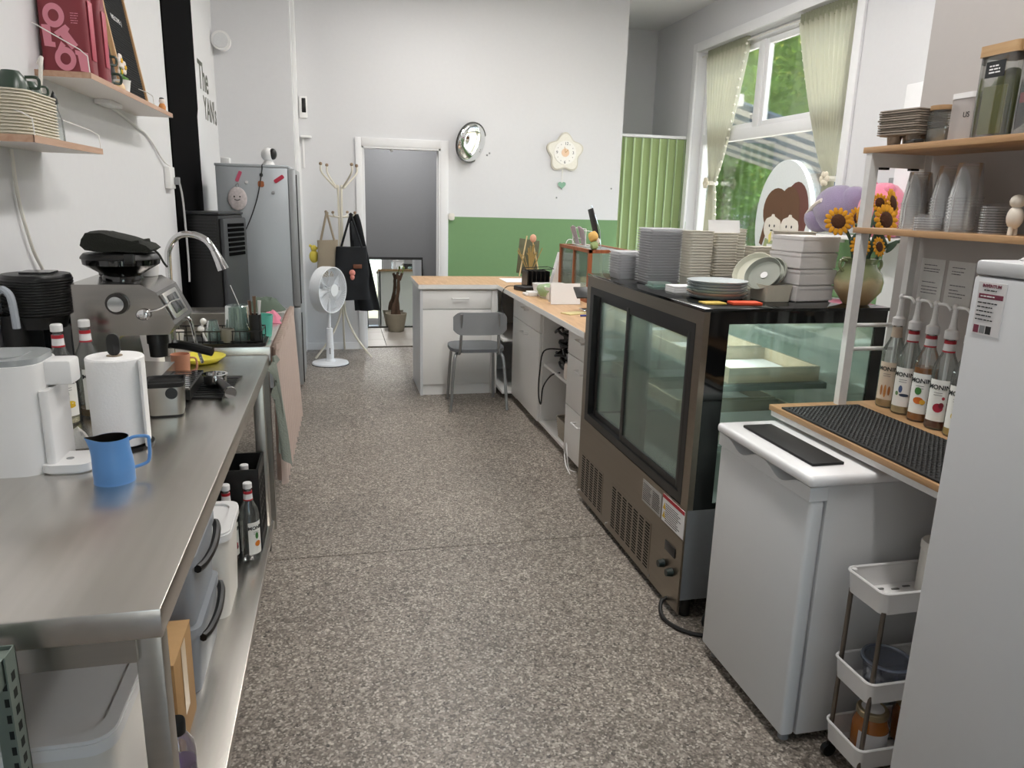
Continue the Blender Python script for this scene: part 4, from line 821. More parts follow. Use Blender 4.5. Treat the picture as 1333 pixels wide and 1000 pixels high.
def ex(t):
    B().ball((.0, -.06, .26), .03, .02, .03, 10).ball((.0, -.06, .22), .022, .018, .03, 10).obj('keyring_toy', M('pink_toy', 'd98a7c', .6), t); B().box(.01, .09, -.062, -.056, .30, .34, .003).obj('leather_tag', M('leather_brown', '6a3f2a', .6), t); B().box(-.16, -.12, -.058, -.054, .22, .24).obj('tag', wplast, t)
bagcloth('denim_bag', 'black denim bag with pink toy charm hanging on the coat rack', 'bag', denim, (.125, 7.33, .58), .33, .12, .50, .30, seed=4, extra=ex)
thing(B().grid(lambda u, v: (.265-.11*v+(u-.5)*(.19*(1-v)**.7+.05)+.008*sin(u*14), 7.47+.02*sin(u*9+v*3), .45+v*.93), 22, 16).thick(.015), 'black_apron', denim, 'long black apron hanging behind the denim bag', 'apron', base=(.26, 7.47, .45))
thing(B().ball((0, 0, .05), .045, .03, .06).ball((.0, 0, .125), .03, .025, .032).ball((.035, -.01, .13), .012).ball((-.03, 0, .15), .014), 'yellow_toy', M('toy_yellow', 'd8c552', .8), 'little yellow plush toy hanging beside the beige tote', 'toy', loc=(-.225, 7.40, .93))
# --- fan
fn_ = root('standing_fan', 'white standing fan turned sideways before the coat rack', 'fan', (-.10, 7.09, 0))
wp = M('fan_white', 'e9ebee', .35)
b = B().lathe([(0, 0), (.165, 0), (.17, .008), (.165, .02), (.05, .03), (.04, .05), (0, .05)], 40); b.obj('base', wp, fn_)
B().lathe([(0, 0), (.172, 0), (.172, .006), (0, .006)], 40).obj('base_rim', M('base_blue_grey', '3a3f48', .5), fn_)
b = B().lathe([(.035, .03), (.034, .20), (.03, .34), (.022, .345), (0, .345)], 20).cyl((0, 0, .34), (0, 0, .62), .016); b.obj('pole', wp, fn_); B().box(-.006, .006, -.037, -.030, .1, .16, .002).obj('button', gplast, fn_)
HM = Matrix.Translation((0, 0, .70)) @ Matrix.Rotation(-.62, 4, 'Z') @ Matrix.Rotation(pi/2, 4, 'Y')
B().lathe([(0, -.19), (.04, -.19), (.055, -.16), (.055, -.06), (.03, -.04), (0, -.04)], 20, M_=HM).obj('motor', wp, fn_)
b = B()
for z in (-.045, .045): b.lathe([(.205, z-.01), (.213, z-.01), (.213, z+.01), (.205, z+.01), (.205, z-.01)], 44)
b.lathe([(.213, -.04), (.216, 0), (.213, .04)], 44)
for k in range(48):
    a = 2*pi*k/48
    for s_ in (-1, 1): b.tube([(.05*cos(a), .05*sin(a), s_*.068), (.14*cos(a+.25), .14*sin(a+.25), s_*.065), (.208*cos(a+.4), .208*sin(a+.4), s_*.05)], .0016, 4)
b.xf(HM).obj('guard', wp, fn_)
B().lathe([(0, .06), (.055, .062), (.055, .072), (0, .076)], 24, M_=HM).lathe([(0, -.06), (.055, -.062), (.055, -.07), (0, -.07)], 24, M_=HM).obj('hub_cap', wp, fn_)
for k in range(7):
    a = 2*pi*k/7; B().grid(lambda u, v: ((.03+.16*v)*cos(a+.55*u), (.03+.16*v)*sin(a+.55*u), -.025+.045*u), 6, 6).thick(.003).xf(HM).obj('blade', M('fan_blade', 'dde0e4', .35), fn_)
# --- corridor: leaning mirror and plant
mr = root('leaning_mirror', 'black framed mirror leaning on the corridor wall', 'mirror', (.66, 9.1, 0), world=True)
TM = Matrix.Translation((.66, 9.10, .0)) @ Matrix.Rotation(radians(-4.6), 4, 'X')
B().box(-.34, .34, 0, .02, .82, .85).box(-.34, -.325, 0, .02, 0, .82).box(.325, .34, 0, .02, 0, .82).box(-.34, .34, 0, .02, 0, .015).xf(TM).obj('frame', blackp, mr)
B().box(-.325, .325, .006, .012, .015, .82).xf(TM).obj('glass', M('mirror_silver', 'e6e8e8', .01, 1, var=0), mr)
pp = root('potted_stump', 'bare brown trunk plant in a pale stone pot before the mirror', 'potted plant', (.65, 8.86, 0))
B().lathe([(0, 0), (.085, 0), (.09, .01), (.125, .20), (.128, .215), (.115, .215), (.11, .18), (0, .18)], 28).obj('pot', M('stone_pot', 'a39a88', .8, bump=.2), pp)
B().lathe([(0, .182), (.111, .182), (.05, .195), (0, .2)], 20).obj('soil', M('soil', '3a2f26', .95, bump=.6), pp)
B().tube([(-.03, 0, .18), (-.02, 0, .30), (.02, 0, .45), (.03, 0, .58), (.045, 0, .66)], [.035, .032, .03, .028, .018], 10, sm=3).tube([(.03, .01, .18), (.015, .01, .32), (.035, .0, .5), (.03, 0, .62), (.015, 0, .68)], [.03, .028, .024, .022, .014], 10, sm=3).tube([(.05, -.01, .6), (.075, -.01, .69)], .014, 8).noise(.008, 20).obj('trunk', M('trunk_brown', '5b4637', .9, bump=.8, scale=40, var=.3), pp)
B().tube([(.075, -.01, .69), (.09, -.01, .74)], .006, 6).ball((.092, -.01, .745), .014, .01, .02, 8).obj('bud', M('bud_green', '7a8a4a', .8), pp)
# ================================================ back wall
cmr = root('convex_mirror', 'round convex mirror in a black rim on the back wall', 'mirror', (1.33, 7.72, 2.1))
MMx = Matrix.Rotation(radians(35), 4, 'Z') @ Matrix.Rotation(radians(90+14), 4, 'X')
b = B().lathe([(0, .05)]+[(.19*sin(k*pi/20), .05*cos(k*pi/20)**1.0) for k in range(1, 10)]+[(.19, .0)], 40, M_=MMx); b.obj('mirror', M('mirror_silver', 'e6e8e8'), cmr)
B().lathe([(.185, -.012), (.2, -.01), (.2, .008), (.187, .008), (.185, -.012)], 40, M_=MMx).lathe([(0, -.012), (.19, -.012), (.19, -.004), (0, -.004)], 40, M_=MMx).obj('rim', blackp, cmr)
B().tube([(0, .02, 0), (.03, .05, 0), (.06, .079, .0)], .012, 8).obj('bracket', blackp, cmr)
def star(R_, a, n=90): return [(R_*(1+a*cos(5*t))*sin(t), R_*(1+a*cos(5*t))*cos(t)) for t in (2*pi*k/n for k in range(n))]
ck = root('wall_clock', 'cream star-shaped pendulum clock on the back wall', 'clock', (2.33, 7.799, 2.045))
cream = M('clock_cream', 'eeebe0', .5)
B().prism(star(.18, .14), 'y', -.022, 0).obj('case', M('clock_edge', 'd3cfc2', .5), ck)
f = B().prism(star(.165, .14), 'y', -.03, -.022).obj('front', cream, ck); B().prism(ell(0, 0, .118, .118, 40), 'y', -.036, -.03).obj('dial', M('clock_dial', 'f6f4ee', .5), ck)
B().prism(ell(.0, 0, .042, .042), 'y', -.0375, -.036).obj('peach_spot', M('clock_peach', 'eecfb0', .5), ck)
for s_, x, z in (('12', .01, .09), ('3', .085, 0), ('6', -.002, -.095), ('9', -.09, 0)): text(s_, .042, M('clock_num', '5c5a58', .5), ck, (x, -.037, z), '-y', 'numeral')
for k in range(12):
    if k % 3: B().ball((.092*sin(k*pi/6), -.036, .092*cos(k*pi/6)), .004, n=6).obj('minute_dot', M('clock_num', '5c5a58'), ck)
B().tube([(0, -.039, 0), (.03, -.039, .03)], .003, 6).obj('hour_hand', M('clock_gold', 'c49b62', .4), ck); B().tube([(0, -.0395, 0), (-.012, -.0395, .06)], .002, 6).obj('minute_hand', M('clock_gold', 'c49b62'), ck)
pd = B().tube([(-.015, -.012, -.15), (-.018, -.012, -.30)], .003, 6).obj('pendulum_rod', cream, ck)
ht_ = [(.042*(16*sin(t)**3)/16-.018, -.325+.042*(13*cos(t)-5*cos(2*t)-2*cos(3*t)-cos(4*t))/16) for t in (2*pi*k/40 for k in range(40))]
B().prism(ht_, 'y', -.02, -.008).obj('pendulum_heart', M('heart_green', '8cb59c', .5), pd)
for k, (x, z) in enumerate(((1.51, 1.99), (1.535, 2.01), (2.265, 1.59), (2.87, 1.70))): thing(B().cyl((x, 7.799, z), (x, 7.79, z), .009, .006), 'wall_screw', gplast, ('lower small screw beside the convex mirror', 'upper small screw beside the convex mirror', 'small screw in the wall under the clock', 'small screw in the wall beside the blinds')[k], 'screw', base=(x, 7.799, z), group='screws in the back wall')
thing(B().prism(rr(-.03, .03, -.035, .035, .02), 'y', -.03, 0).cyl((.0, -.03, 0), (0, -.04, 0), .015), 'bell_button', wplast2, 'small cream bell button by the door frame above the green paint', 'button', loc=(1.145, 7.796, 1.37))
# vertical blinds
vb = root('vertical_blinds', 'green vertical fabric blinds closing the recess beside the window', 'blinds', (3.39, 8.0, .1), world=True)
B().box(2.985, 3.795, 7.98, 8.02, 2.255, 2.285, .004).obj('head_rail', white, vb)
g1 = cloth('blind_green', 'bccf98', .45, .5, 120); g2 = cloth('blind_light_green', 'dcecc6', .5, .1, 120)
for k in range(8):
    x = 2.99+k*.1
    B().box(x, x+.078, -.001, .001, 0, 2.15, M_=Matrix.Translation((0, 8.0, .10))).obj('slat', g1, vb)
    B().box(-.019, .019, -.001, .001, 0, 2.15, M_=Matrix.Translation((x+.089, 7.99, .10)) @ Matrix.Rotation(.7, 4, 'Z')).obj('slat', g2, vb)
# curtains on the window
rodm = M('rod_white', 'd8d6d0', .4)
cl = sheer('linen_sheer', 'c3c2b2', .14)
def curtain(label, ya, yb, yt, zb, mirror):
    t = root('window_curtain', label, 'curtain', (3.80, (ya+yb)/2, zb), world=True, group='window curtains'); n = 11; zt = 3.05; ztie = 1.78
    def fn(u, v):
        z = zb+(zt-zb)*v
        if z > ztie:
            k = (z-ztie)/(zt-ztie); w = .10+.90*k**.75
        else:
            k = (ztie-z)/(ztie-zb); w = .10+.30*k**.6
        yc = ya+(yb-ya)*u; tie = yt+(u-.5)*.0; y = tie+(yc-tie)*w
        return (3.845+.036*(.35+.65*w)*sin(u*2*pi*n+.6*sin(v*5)), y, z)
    B().grid(fn, 141, 40).obj('fabric', cl, t)
    B().grid(lambda u, v: (3.84+.02*sin(u*2*pi*n*2), ya+(yb-ya)*u, 3.03+v*.09), 141, 4).obj('heading', cloth('linen_heading', 'aeb09a', .4, .3), t)
    e = ya if mirror else yb
    for k in range(34):
        v = k/33; p = Vector(fn(0 if mirror else 1, v)); B().ball((p.x, p.y, p.z), .012, n=6).obj('pompom', M('pompom_cream', 'ece9dc', .9), t)
    b = B().lathe([(.06, -.02), (.068, 0), (.06, .02)], 20, (3.845, yt, ztie)); b.obj('tie_band', M('pompom_cream', 'ece9dc'), t)
    b = B()
    for q in range(6): a = q*pi/3; b.ball((3.775, yt+.035*cos(a), ztie+.035*sin(a)), .012, .026, .026, 8)
    b.obj('tie_flower', M('flower_cream', 'e9dfcb', .8), t)
    return t
curtain('sage green curtain tied back beside the vertical blinds', 6.93, 7.72, 7.43, .55, True)
curtain('sage green curtain tied back beside the bare white wall', 5.32, 6.08, 5.42, .55, False)
thing(B().tube([(3.845, WY0+.005, 3.085), (3.845, WY1-.005, 3.085)], .009, 8), 'curtain_rod', rodm, 'thin white curtain rod across the window head', 'rod', base=(3.845, 6.5, 3.076))
# oval shop sign on the glass
ov = root('oval_sign', 'white oval shop sign with two drawn girls fixed to the window', 'sign', (3.885, 6.14, .85), world=True)
OC = (6.13, 1.42)
def pl(pts, d, mat, name, par=None, M_=None):
    return B().prism([(OC[0]-x, OC[1]+y) for x, y in pts], 'x', 3.885-d-.0008, 3.885-d).obj(name, mat, par or ov)
B().prism(ell(OC[0], OC[1], .43, .54, 48), 'x', 3.885, 3.93).obj('board', M('sign_board', 'e9eef0', .4), ov)
brn = M('hair_brown', '6b4a36', .6); brn2 = M('hair_dark_brown', '70453f', .6); skn = M('print_cream', 'f1e9e0', .6); sgr = M('print_sage', 'a9b382', .6); ppk = M('print_pink', 'e7b3c0', .6); pyl = M('print_yellow', 'ecdb83', .6)
def el(cx, cy, a, b_): return ell(cx, cy, a, b_, 24)
pl(el(.20, .08, .19, .27), .001, brn2, 'hair_print'); pl([(.28, .1), (.40, -.2), (.36, -.26), (.22, -.2), (.18, .0)], .0015, brn2, 'hair_print')
pl(el(-.10, .10, .21, .20), .002, brn, 'hair_print'); pl(el(.10, .12, .16, .19), .0025, brn, 'hair_print'); pl([(-.27, .0), (-.33, -.2), (-.28, -.22), (-.2, -.05)], .002, brn, 'hair_print')
for cx in (-.13, .14):
    pl(el(cx, -.05, .14, .12), .0035, skn, 'face_print'); pl([(cx-.14, .02), (cx-.03, .05), (cx+.0, .11), (cx-.12, .13)], .0045, brn, 'fringe_print'); pl([(cx+.14, .01), (cx+.03, .05), (cx+.0, .11), (cx+.12, .13)], .0045, brn, 'fringe_print')
    pl(el(cx-.045, -.035, .01, .013), .005, inkp, 'eye_print'); pl(el(cx+.035, -.035, .01, .013), .005, inkp, 'eye_print'); pl(el(cx-.005, -.075, .025, .006), .005, inkp, 'mouth_print')
    pl([(cx-.14, -.30), (cx-.1, -.15), (cx+.1, -.15), (cx+.14, -.30)], .003, sgr, 'shirt_print'); pl([(cx-.07, -.30), (cx-.06, -.2), (cx+.06, -.2), (cx+.07, -.30)], .004, paper, 'apron_print')
    pl([(cx-.045, -.12), (cx+.0, -.08), (cx+.0, -.17), (cx-.03, -.19)], .0052, pyl if cx < 0 else ppk, 'cup_print')
text('The', .075, inkp, ov, (3.8838, OC[0]-.02, OC[1]-.36), '-x'); text('new ma', .05, inkp, ov, (3.8838, OC[0]-.0, OC[1]-.445), '-x')
# ================================================ L counter
wtop = oak; hm = M('handle_white', 'eeeeec', .3)
def handle(par, c, axis, l=.13):
    """bar pull: axis 'x' (face -y) or 'y' (face -x)"""
    x, y, z = c
    if axis == 'x': b = B().tube([(x-l/2, y, z), (x-l/2, y-.028, z), (x+l/2, y-.028, z), (x+l/2, y, z)], .006, 8)
    else: b = B().tube([(x, y-l/2, z), (x-.028, y-l/2, z), (x-.028, y+l/2, z), (x, y+l/2, z)], .006, 8)
    return b.obj('handle', hm, par)
CT = .895
fcx = root('front_cabinet', 'white cabinet with one wide drawer facing the aisle end', 'cabinet', (.92, 6.1, 0), world=True)
B().box(.615, 1.235, 5.83, 6.42, .0, CT-.035).obj('body', lam, fcx)
dw = B().box(.632, 1.18, 5.812, 5.83, .70, CT-.05, .002).obj('drawer', lam, fcx); handle(dw, (.93, 5.812, .785), 'x')
B().box(.632, 1.18, 5.812, 5.83, .09, .693, .002).obj('panel', lam, fcx); B().box(.613, .633, 5.812, 6.42, 0, CT-.035).obj('side_panel', M('side_laminate', 'd6d9dc', .35), fcx)
B().box(1.185, 1.235, 5.815, 5.83, 0, CT-.05, .001).obj('filler', lam, fcx); B().box(.64, 1.18, 5.845, 5.87, 0, .08).obj('plinth', lam, fcx)
cn = root('corner_cabinet', 'open white corner cabinet with a shelf behind the chair', 'cabinet', (1.6, 6.0, 0), world=True)
B().box(1.315, 1.95, 5.585, 5.603, .05, CT-.035).box(1.24, 1.95, 6.40, 6.42, .05, CT-.035).box(1.93, 1.95, 5.603, 6.4, .05, CT-.035).box(1.24, 1.95, 5.603, 6.4, .05, .07).obj('body', lam, cn); B().box(1.24, 1.93, 5.603, 6.4, .47, .488).obj('shelf', lam, cn); B().box(1.36, 1.94, 5.62, 6.38, 0, .05).obj('plinth', lam, cn)
def base_cab(name, label, y0, y1, fronts, wide=False):
    t = root(name, label, 'cabinet', (1.63, (y0+y1)/2, 0), world=True)
    B().box(1.33, 1.95, y0+.002, y0+.02, .05, CT-.035).box(1.33, 1.95, y1-.02, y1-.002, .05, CT-.035).box(1.93, 1.95, y0+.02, y1-.02, .05, CT-.035).box(1.33, 1.93, y0+.02, y1-.02, .05, .07).box(1.33, 1.93, y0+.02, y1-.02, CT-.053, CT-.035).obj('body', lam, t)
    B().box(1.38, 1.93, y0+.01, y1-.01, 0, .05).obj('plinth', lam, t)
    for nm, z0, z1 in fronts: d_ = B().box(1.312, 1.33, y0+.004, y1-.004, z0, z1, .002).obj(nm, lam, t); handle(d_, (1.312, (y0+y1)/2, z1-.06), 'y', .12)
    return t
base_cab('drawer_cabinet', 'white cabinet with one drawer over a tall door', 4.79, 5.583, [('drawer', .68, CT-.045), ('door', .06, .675)])
oc = base_cab('open_cabinet', 'open white cabinet holding cables and a woven basket', 4.155, 4.788, [])
B().box(1.34, 1.93, 4.18, 4.76, .46, .478).obj('shelf', lam, oc)
base_cab('drawer_unit', 'white cabinet with three drawers next to the display case', 3.60, 4.153, [('drawer', .68, CT-.045), ('drawer', .37, .675), ('drawer', .06, .365)])
wk = root('counter_worktop', 'L-shaped light oak worktop with white front edge', 'worktop', (1.3, 5.4, CT-.034), world=True)
B().prism([(.6, 5.79), (1.225, 5.79), (1.225, 3.60), (1.97, 3.60), (1.97, 6.45), (.6, 6.45)], 'z', CT-.0345, CT).obj('board', wtop, wk)
B().box(1.222, 1.226, 3.60, 5.79, CT-.034, CT-.001).box(.6, 1.225, 5.787, 5.791, CT-.034, CT-.001).box(.598, .601, 5.79, 6.45, CT-.034, CT-.001).obj('edge_band', lam, wk)
# things in the open cabinet
rnd = random.Random(5)
b = B()
for k in range(16):
    c = Vector((1.46+rnd.uniform(-.03, .03), 4.52+rnd.uniform(-.1, .1), .50+k*.016)); b.tube([c+Vector((.07*cos(a*pi/5+k)*rnd.uniform(.7, 1.1), .12*sin(a*pi/5+k)*rnd.uniform(.7, 1.1), .014*sin(a*2+k))) for a in range(10)], .009, 6, cyc=True, sm=3)
thing(b, 'cable_coil', blackp, 'tangled heap of black cables on the cabinet shelf', 'cables', base=(1.46, 4.52, .4785))
thing(B().tube([(1.42, 4.62, .60), (1.315, 4.68, .58), (1.30, 4.72, .42), (1.295, 4.71, .28), (1.30, 4.66, .22), (1.305, 4.64, .34), (1.33, 4.55, .44), (1.36, 4.45, .483)], .005, 6, sm=6), 'hanging_cable', blackp, 'black cable loop hanging out of the open cabinet', 'cable', base=(1.36, 4.45, .4785))
ww = root('white_rolled_cloth', 'rolled white cloth on the cabinet shelf before the cables', 'cloth', (1.40, 4.27, .4785))
B().cyl((-.05, .02, .05), (.14, .02, .05), .05, .045, 18).noise(.006, 20).obj('roll', fw_, ww); B().box(-.05, .02, -.07, .0, 0, .02, .006).obj('flap', wplast, ww)
bk = root('woven_basket', 'small grey woven basket with white cloth on the cabinet floor', 'basket', (1.43, 4.33, .0705))
b = B()
for k in range(9): b.tube([(x*(.82+.02*k), y*(.82+.02*k), .009+k*.015) for x, y in rr(-.09, .09, -.12, .12, .05)], .008, 6, cyc=True)
b.prism(rr(-.075, .075, -.1, .1, .04), 'z', .0, .006); b.obj('weave', M('rope_grey', 'b0a89a', .95, bump=.5, scale=150, var=.15), bk)
rag('basket_cloth', fw_, 'crumpled white cloth in the woven basket', 'cloth', (1.43, 4.33, .077), .13, .18, .12, seed=2)
thing(B().box(1.56, 1.90, 4.20, 4.62, .0705, .30, .01).box(1.555, 1.56, 4.23, 4.59, .09, .28), 'router_box', M('dark_brown_box', '3d3029', .7), 'dark brown box at the back of the open cabinet', 'box', base=(1.7, 4.4, .0705))
thing(B().tube([(1.33, 3.93, .004), (1.30, 3.98, .005), (1.29, 4.0, .08), (1.30, 4.06, .14), (1.305, 4.1, .07), (1.29, 4.02, .02), (1.28, 3.9, .005)], .004, 6, sm=6), 'white_cable', wplast, 'thin white cable hanging by the lowest drawer', 'cable', base=(1.33, 3.93, 0))
# --- chair
ch = root('grey_chair', 'grey stacking chair with curved back and steel legs at the counter', 'chair', (1.0, 5.50, 0))
gs = M('chair_grey', '87898b', .5, var=.03); cst = M('chair_steel', 'a3a5a6', .35, .8)
B().prism([(.21*sx*abs(cos(t))**.6, 0) if False else (.205*abs(cos(t))**.55*math.copysign(1, cos(t)), .19*abs(sin(t))**.55*math.copysign(1, sin(t))) for t in (2*pi*k/40 for k in range(40)) for sx in (1,)], 'z', .445, .47).obj('seat', M('seat_dark_grey', '63676b', .6, bump=.2, scale=200), ch)
bp_ = rr(-.19, .19, .585, .745, .05)
B().grid(lambda u, v: ((u-.5)*.40, -.19-.035*(1-(2*u-1)**2)+.01*v, .665+(v-.5)*.165*(1-max(0, abs(2*u-1)-.72)**2*5.5)), 30, 8).thick(.012).obj('backrest', gs, ch)
for s_ in (-1, 1):
    B().tube([(s_*.14, -.202, .735), (s_*.14, -.19, .58), (s_*.145, -.175, .46), (s_*.15, -.12, .43), (s_*.155, .08, .43)], .011, 10, sm=4).obj('back_post', cst, ch)
    B().tube([(s_*.15, -.10, .43), (s_*.175, -.15, .42), (s_*.19, -.17, .34), (s_*.215, -.195, .0)], .0115, 10, sm=4).obj('leg', cst, ch)
    B().tube([(s_*.15, .08, .43), (s_*.16, .13, .42), (s_*.17, .15, .34), (s_*.185, .19, .0)], .0115, 10, sm=4).obj('leg', cst, ch)
# --- on the counter
es = root('menu_easel', 'small easel with dried bouquet picture at the counter corner', 'easel', (1.61, 6.34, CT))
for s_ in (-1, 1): B().tube([(s_*.09, -.05, .02), (s_*.02, .0, .36)], .006, 6).obj('leg', M('easel_wood', 'd0b98a', .6), es)
B().box(-.11, .07, -.012, .0, .03, .33, .003, M_=Matrix.Rotation(-.2, 4, 'X') @ Matrix.Rotation(.12, 4, 'Y')).obj('picture', M('dark_picture', '5b5b43', .7, var=.5, scale=14), es)
b = B()
for k in range(18): a = rnd.uniform(-.5, .5); b.tube([(0, -.05, .03), (a*.12, -.06, .12+rnd.random()*.1), (a*.25, -.06, .2+rnd.random()*.1)], .004, 5)
b.obj('dried_grass', M('dried_grass', '9c8450', .9), es); B().ball((.03, -.02, .34), .03, .02, .035, 10).obj('pink_rose', M('rose_peach', 'd9a58a', .8), es)
thing(B().box(-.17, .15, -.16, .14, 0, .006, .002), 'paper_sheets', paper, 'white paper sheets lying under the easel', 'paper', loc=(1.50, 6.10, CT))
og = root('desk_organiser', 'black wire organiser with card slots on the counter', 'organiser', (1.49, 5.62, CT))
b = B().box(-.09, .09, -.09, .09, 0, .01)
for k in range(6): b.box(-.09+k*.034, -.083+k*.034, -.09, .09, .01, .13)
b.box(-.09, .09, .083, .09, .01, .13).obj('slots', blackp, og); B().tube([(-.09, -.08, .14), (.12, -.08, .15), (.12, .1, .15), (-.09, .1, .14)], .003, 6, cyc=True).obj('wire_rim', blackp, og)
pm = root('payment_terminal', 'black payment terminal lying by the organiser', 'terminal', (1.355, 5.40, CT), rz=.3)
B().box(-.055, .055, -.09, .09, 0, .035, .01).obj('body', blackp, pm); B().box(-.04, .04, .0, .075, .034, .037, .002).obj('screen', M('screen_black', '101214'), pm)
thing(B().tube([(1.32, 5.48, CT+.02), (1.25, 5.52, CT+.02), (1.212, 5.54, CT-.03), (1.205, 5.53, CT-.15), (1.24, 5.50, CT-.22)], .003, 6, sm=5), 'terminal_cable', blackp, 'black cable hanging over the worktop edge from the terminal', 'cable', base=(1.32, 5.48, CT+.018))
wbk = root('white_plastic_basket', 'white plastic basket with pale green bags on the counter', 'basket', (1.465, 5.02, CT), rz=.1)
B().shell(rr(-.10, .10, -.15, .15, .04), 0, .085, rr(-.115, .115, -.165, .165, .04), t=.003).obj('basket', wplast, wbk); B().ball((-.08, -.06, .05), .06, .09, .045, 14).noise(.02, 25).obj('green_bag', thin('pale_green_film', 'd8eecb', .4, .5, 'cfe3bd'), wbk)
thing(B().box(-.03, .03, -.05, .05, 0, .03, .004).box(-.05, -.02, -.02, .07, 0, .018, .003), 'small_white_adapter', wplast, 'small white adapter in front of the plastic basket', 'adapter', loc=(1.325, 5.10, CT))
thing(B().box(-.10, .10, -.006, .0, 0, .135, M_=Matrix.Rotation(-.12, 4, 'X')).box(-.10, .10, .05, .055, 0, .12, M_=Matrix.Rotation(.2, 4, 'X')), 'white_card', paper, 'blank folded white card standing on the counter', 'card', loc=(1.435, 4.64, CT+.001))
pb_ = root('paper_bag', 'white paper carrier bag with cord handle behind the card', 'bag', (1.72, 5.62, CT))
B().prism([(-.12, 0), (.12, 0), (.10, .26), (-.05, .27)], 'y', -.04, .04).obj('bag', paper, pb_); B().tube([(-.02, -.035, .26), (.0, -.03, .36), (.05, -.03, .36), (.07, -.035, .26)], .003, 6, sm=4).obj('cord', paper, pb_); lines(pb_, M('print_lilac', 'b8a4ae', .6), -.06, .06, [.1, .115, .13, .15, .165], '-y', (0, -.0405, 0), .006)
wc = root('display_cabinet', 'small glass display cabinet in a reddish wooden frame', 'cabinet', (1.77, 5.04, CT), world=True)
cherry = wood('cherry_wood', '8a4a2c', 'a86540', 9, (1, 1, .1)); X0, X1, Y0, Y1, Z0, Z1 = 1.60, 1.90, 4.70, 5.38, CT+.0005, 1.245
b = B()
for x in (X0, X1-.025):
    for y in (Y0, Y1-.025): b.box(x, x+.025, y, y+.025, Z0, Z1)
for z in (Z0, Z1-.022): b.box(X0, X1, Y0, Y0+.025, z, z+.022).box(X0, X1, Y1-.025, Y1, z, z+.022).box(X0, X0+.025, Y0+.025, Y1-.025, z, z+.022).box(X1-.025, X1, Y0+.025, Y1-.025, z, z+.022)
b.obj('frame', cherry, wc); B().box(X0+.01, X0+.014, Y0+.025, Y1-.025, Z0+.02, Z1-.02).box(X1-.014, X1-.01, Y0+.025, Y1-.025, Z0+.02, Z1-.02).box(X0+.025, X1-.025, Y0+.01, Y0+.014, Z0+.02, Z1-.02).box(X0+.02, X1-.02, Y0+.02, Y1-.02, Z1-.008, Z1-.004).obj('glass', gglass, wc)
B().box(X0+.02, X1-.02, Y0+.02, Y1-.02, 1.05, 1.055).obj('glass_shelf', gglass, wc); B().box(X0, X0+.02, 5.03, 5.045, Z0+.02, Z1-.02).obj('mullion', cherry, wc)
thing(B().prism([(-.09, 0), (.09, 0), (.08, .17), (-.08, .17)], 'x', -.01, .01), 'printed_shirt_card', M('sage_card', 'b9c4b4', .7), 'pale sage printed card inside the display cabinet', 'card', loc=(1.72, 4.88, 1.056))
thing(B().ball((0, 0, .03), .035, .035, .03), 'orange_souvenir', M('souvenir_orange', 'd5843a', .6), 'orange souvenir on the floor of the display cabinet', 'souvenir', loc=(1.68, 4.79, CT+.001))
chd = root('card_rack', 'white wire rack of printed cards on the display cabinet', 'card rack', (1.72, 5.18, 1.2455))
B().tube([(-.03, -.13, 0), (-.03, -.13, .12), (-.03, .17, .12), (-.03, .17, 0)], .003, 6).tube([(.05, -.13, 0), (.05, -.13, .10), (.05, .17, .10), (.05, .17, 0)], .003, 6).tube([(-.03, -.13, .05), (-.03, .17, .05)], .003, 6).tube([(-.03, -.13, .003), (.05, -.13, .003), (.05, .17, .003), (-.03, .17, .003)], .003, 6, cyc=True).obj('wire_frame', wirem, chd)
for k in range(6):
    thing(B().box(-.002, .002, -.04, .04, 0, .13), 'greeting_card', M('card_print%d' % (k % 3), ('c9bcc4', 'b9a9b4', 'd8d0cc')[k % 3], .6, var=.3, scale=30), 'lilac printed card leaning in the white wire rack', 'card', loc=(1.70+.012*(k % 3), 5.10+.05*k, 1.252), rot=(.25-.1*k, -.3, 0), group='cards in the wire rack')
pnl = root('black_menu_holder', 'black menu panel in a thin stand on the display cabinet', 'menu panel', (1.72, 4.84, 1.2455))
B().box(-.003, .003, -.05, .05, .07, .27, .002, M_=Matrix.Rotation(-.12, 4, 'X') @ Matrix.Rotation(-.25, 4, 'Y')).obj('panel', M('panel_black', '2b2b2d', .5), pnl); B().tube([(0, -.03, 0), (-.01, -.02, .12), (-.06, .03, .28)], .003, 6).tube([(0, .03, 0), (-.01, .03, .12), (-.06, .05, .28)], .003, 6).obj('stand', chrome, pnl)
fy = root('felt_flower', 'yellow and cream felt flower sprig on the display cabinet corner', 'flower', (1.64, 4.72, 1.2455))
B().ball((0, 0, .03), .03, .03, .03, 10).noise(.008, 40).obj('green_head', M('felt_green', '9bb07a', .9), fy); B().ball((-.01, .0, .085), .032, .03, .035, 12).noise(.008, 40).obj('yellow_head', M('felt_yellow', 'ddb46a', .9), fy); B().ball((.02, .02, .055), .025, n=10).obj('cream_head', fw_, fy)
thing(B().box(-.07, .07, -.045, .045, 0, .006, .002), 'yellow_note', M('note_yellow', 'cfc08a', .7), 'yellow note pad on the worktop near the display case', 'note', loc=(1.37, 4.24, CT), rot=(0, 0, .4))
thing(B().tube([(-.05, 0, .006), (.07, .02, .006)], .005, 8), 'blue_pen', M('pen_blue', '2d3f9a', .4), 'blue pen lying next to the yellow note pad', 'pen', loc=(1.42, 4.12, CT))
tst = root('tablet_stand', 'black tablet arm clamped beside the display case', 'tablet stand', (1.50, 4.35, CT))
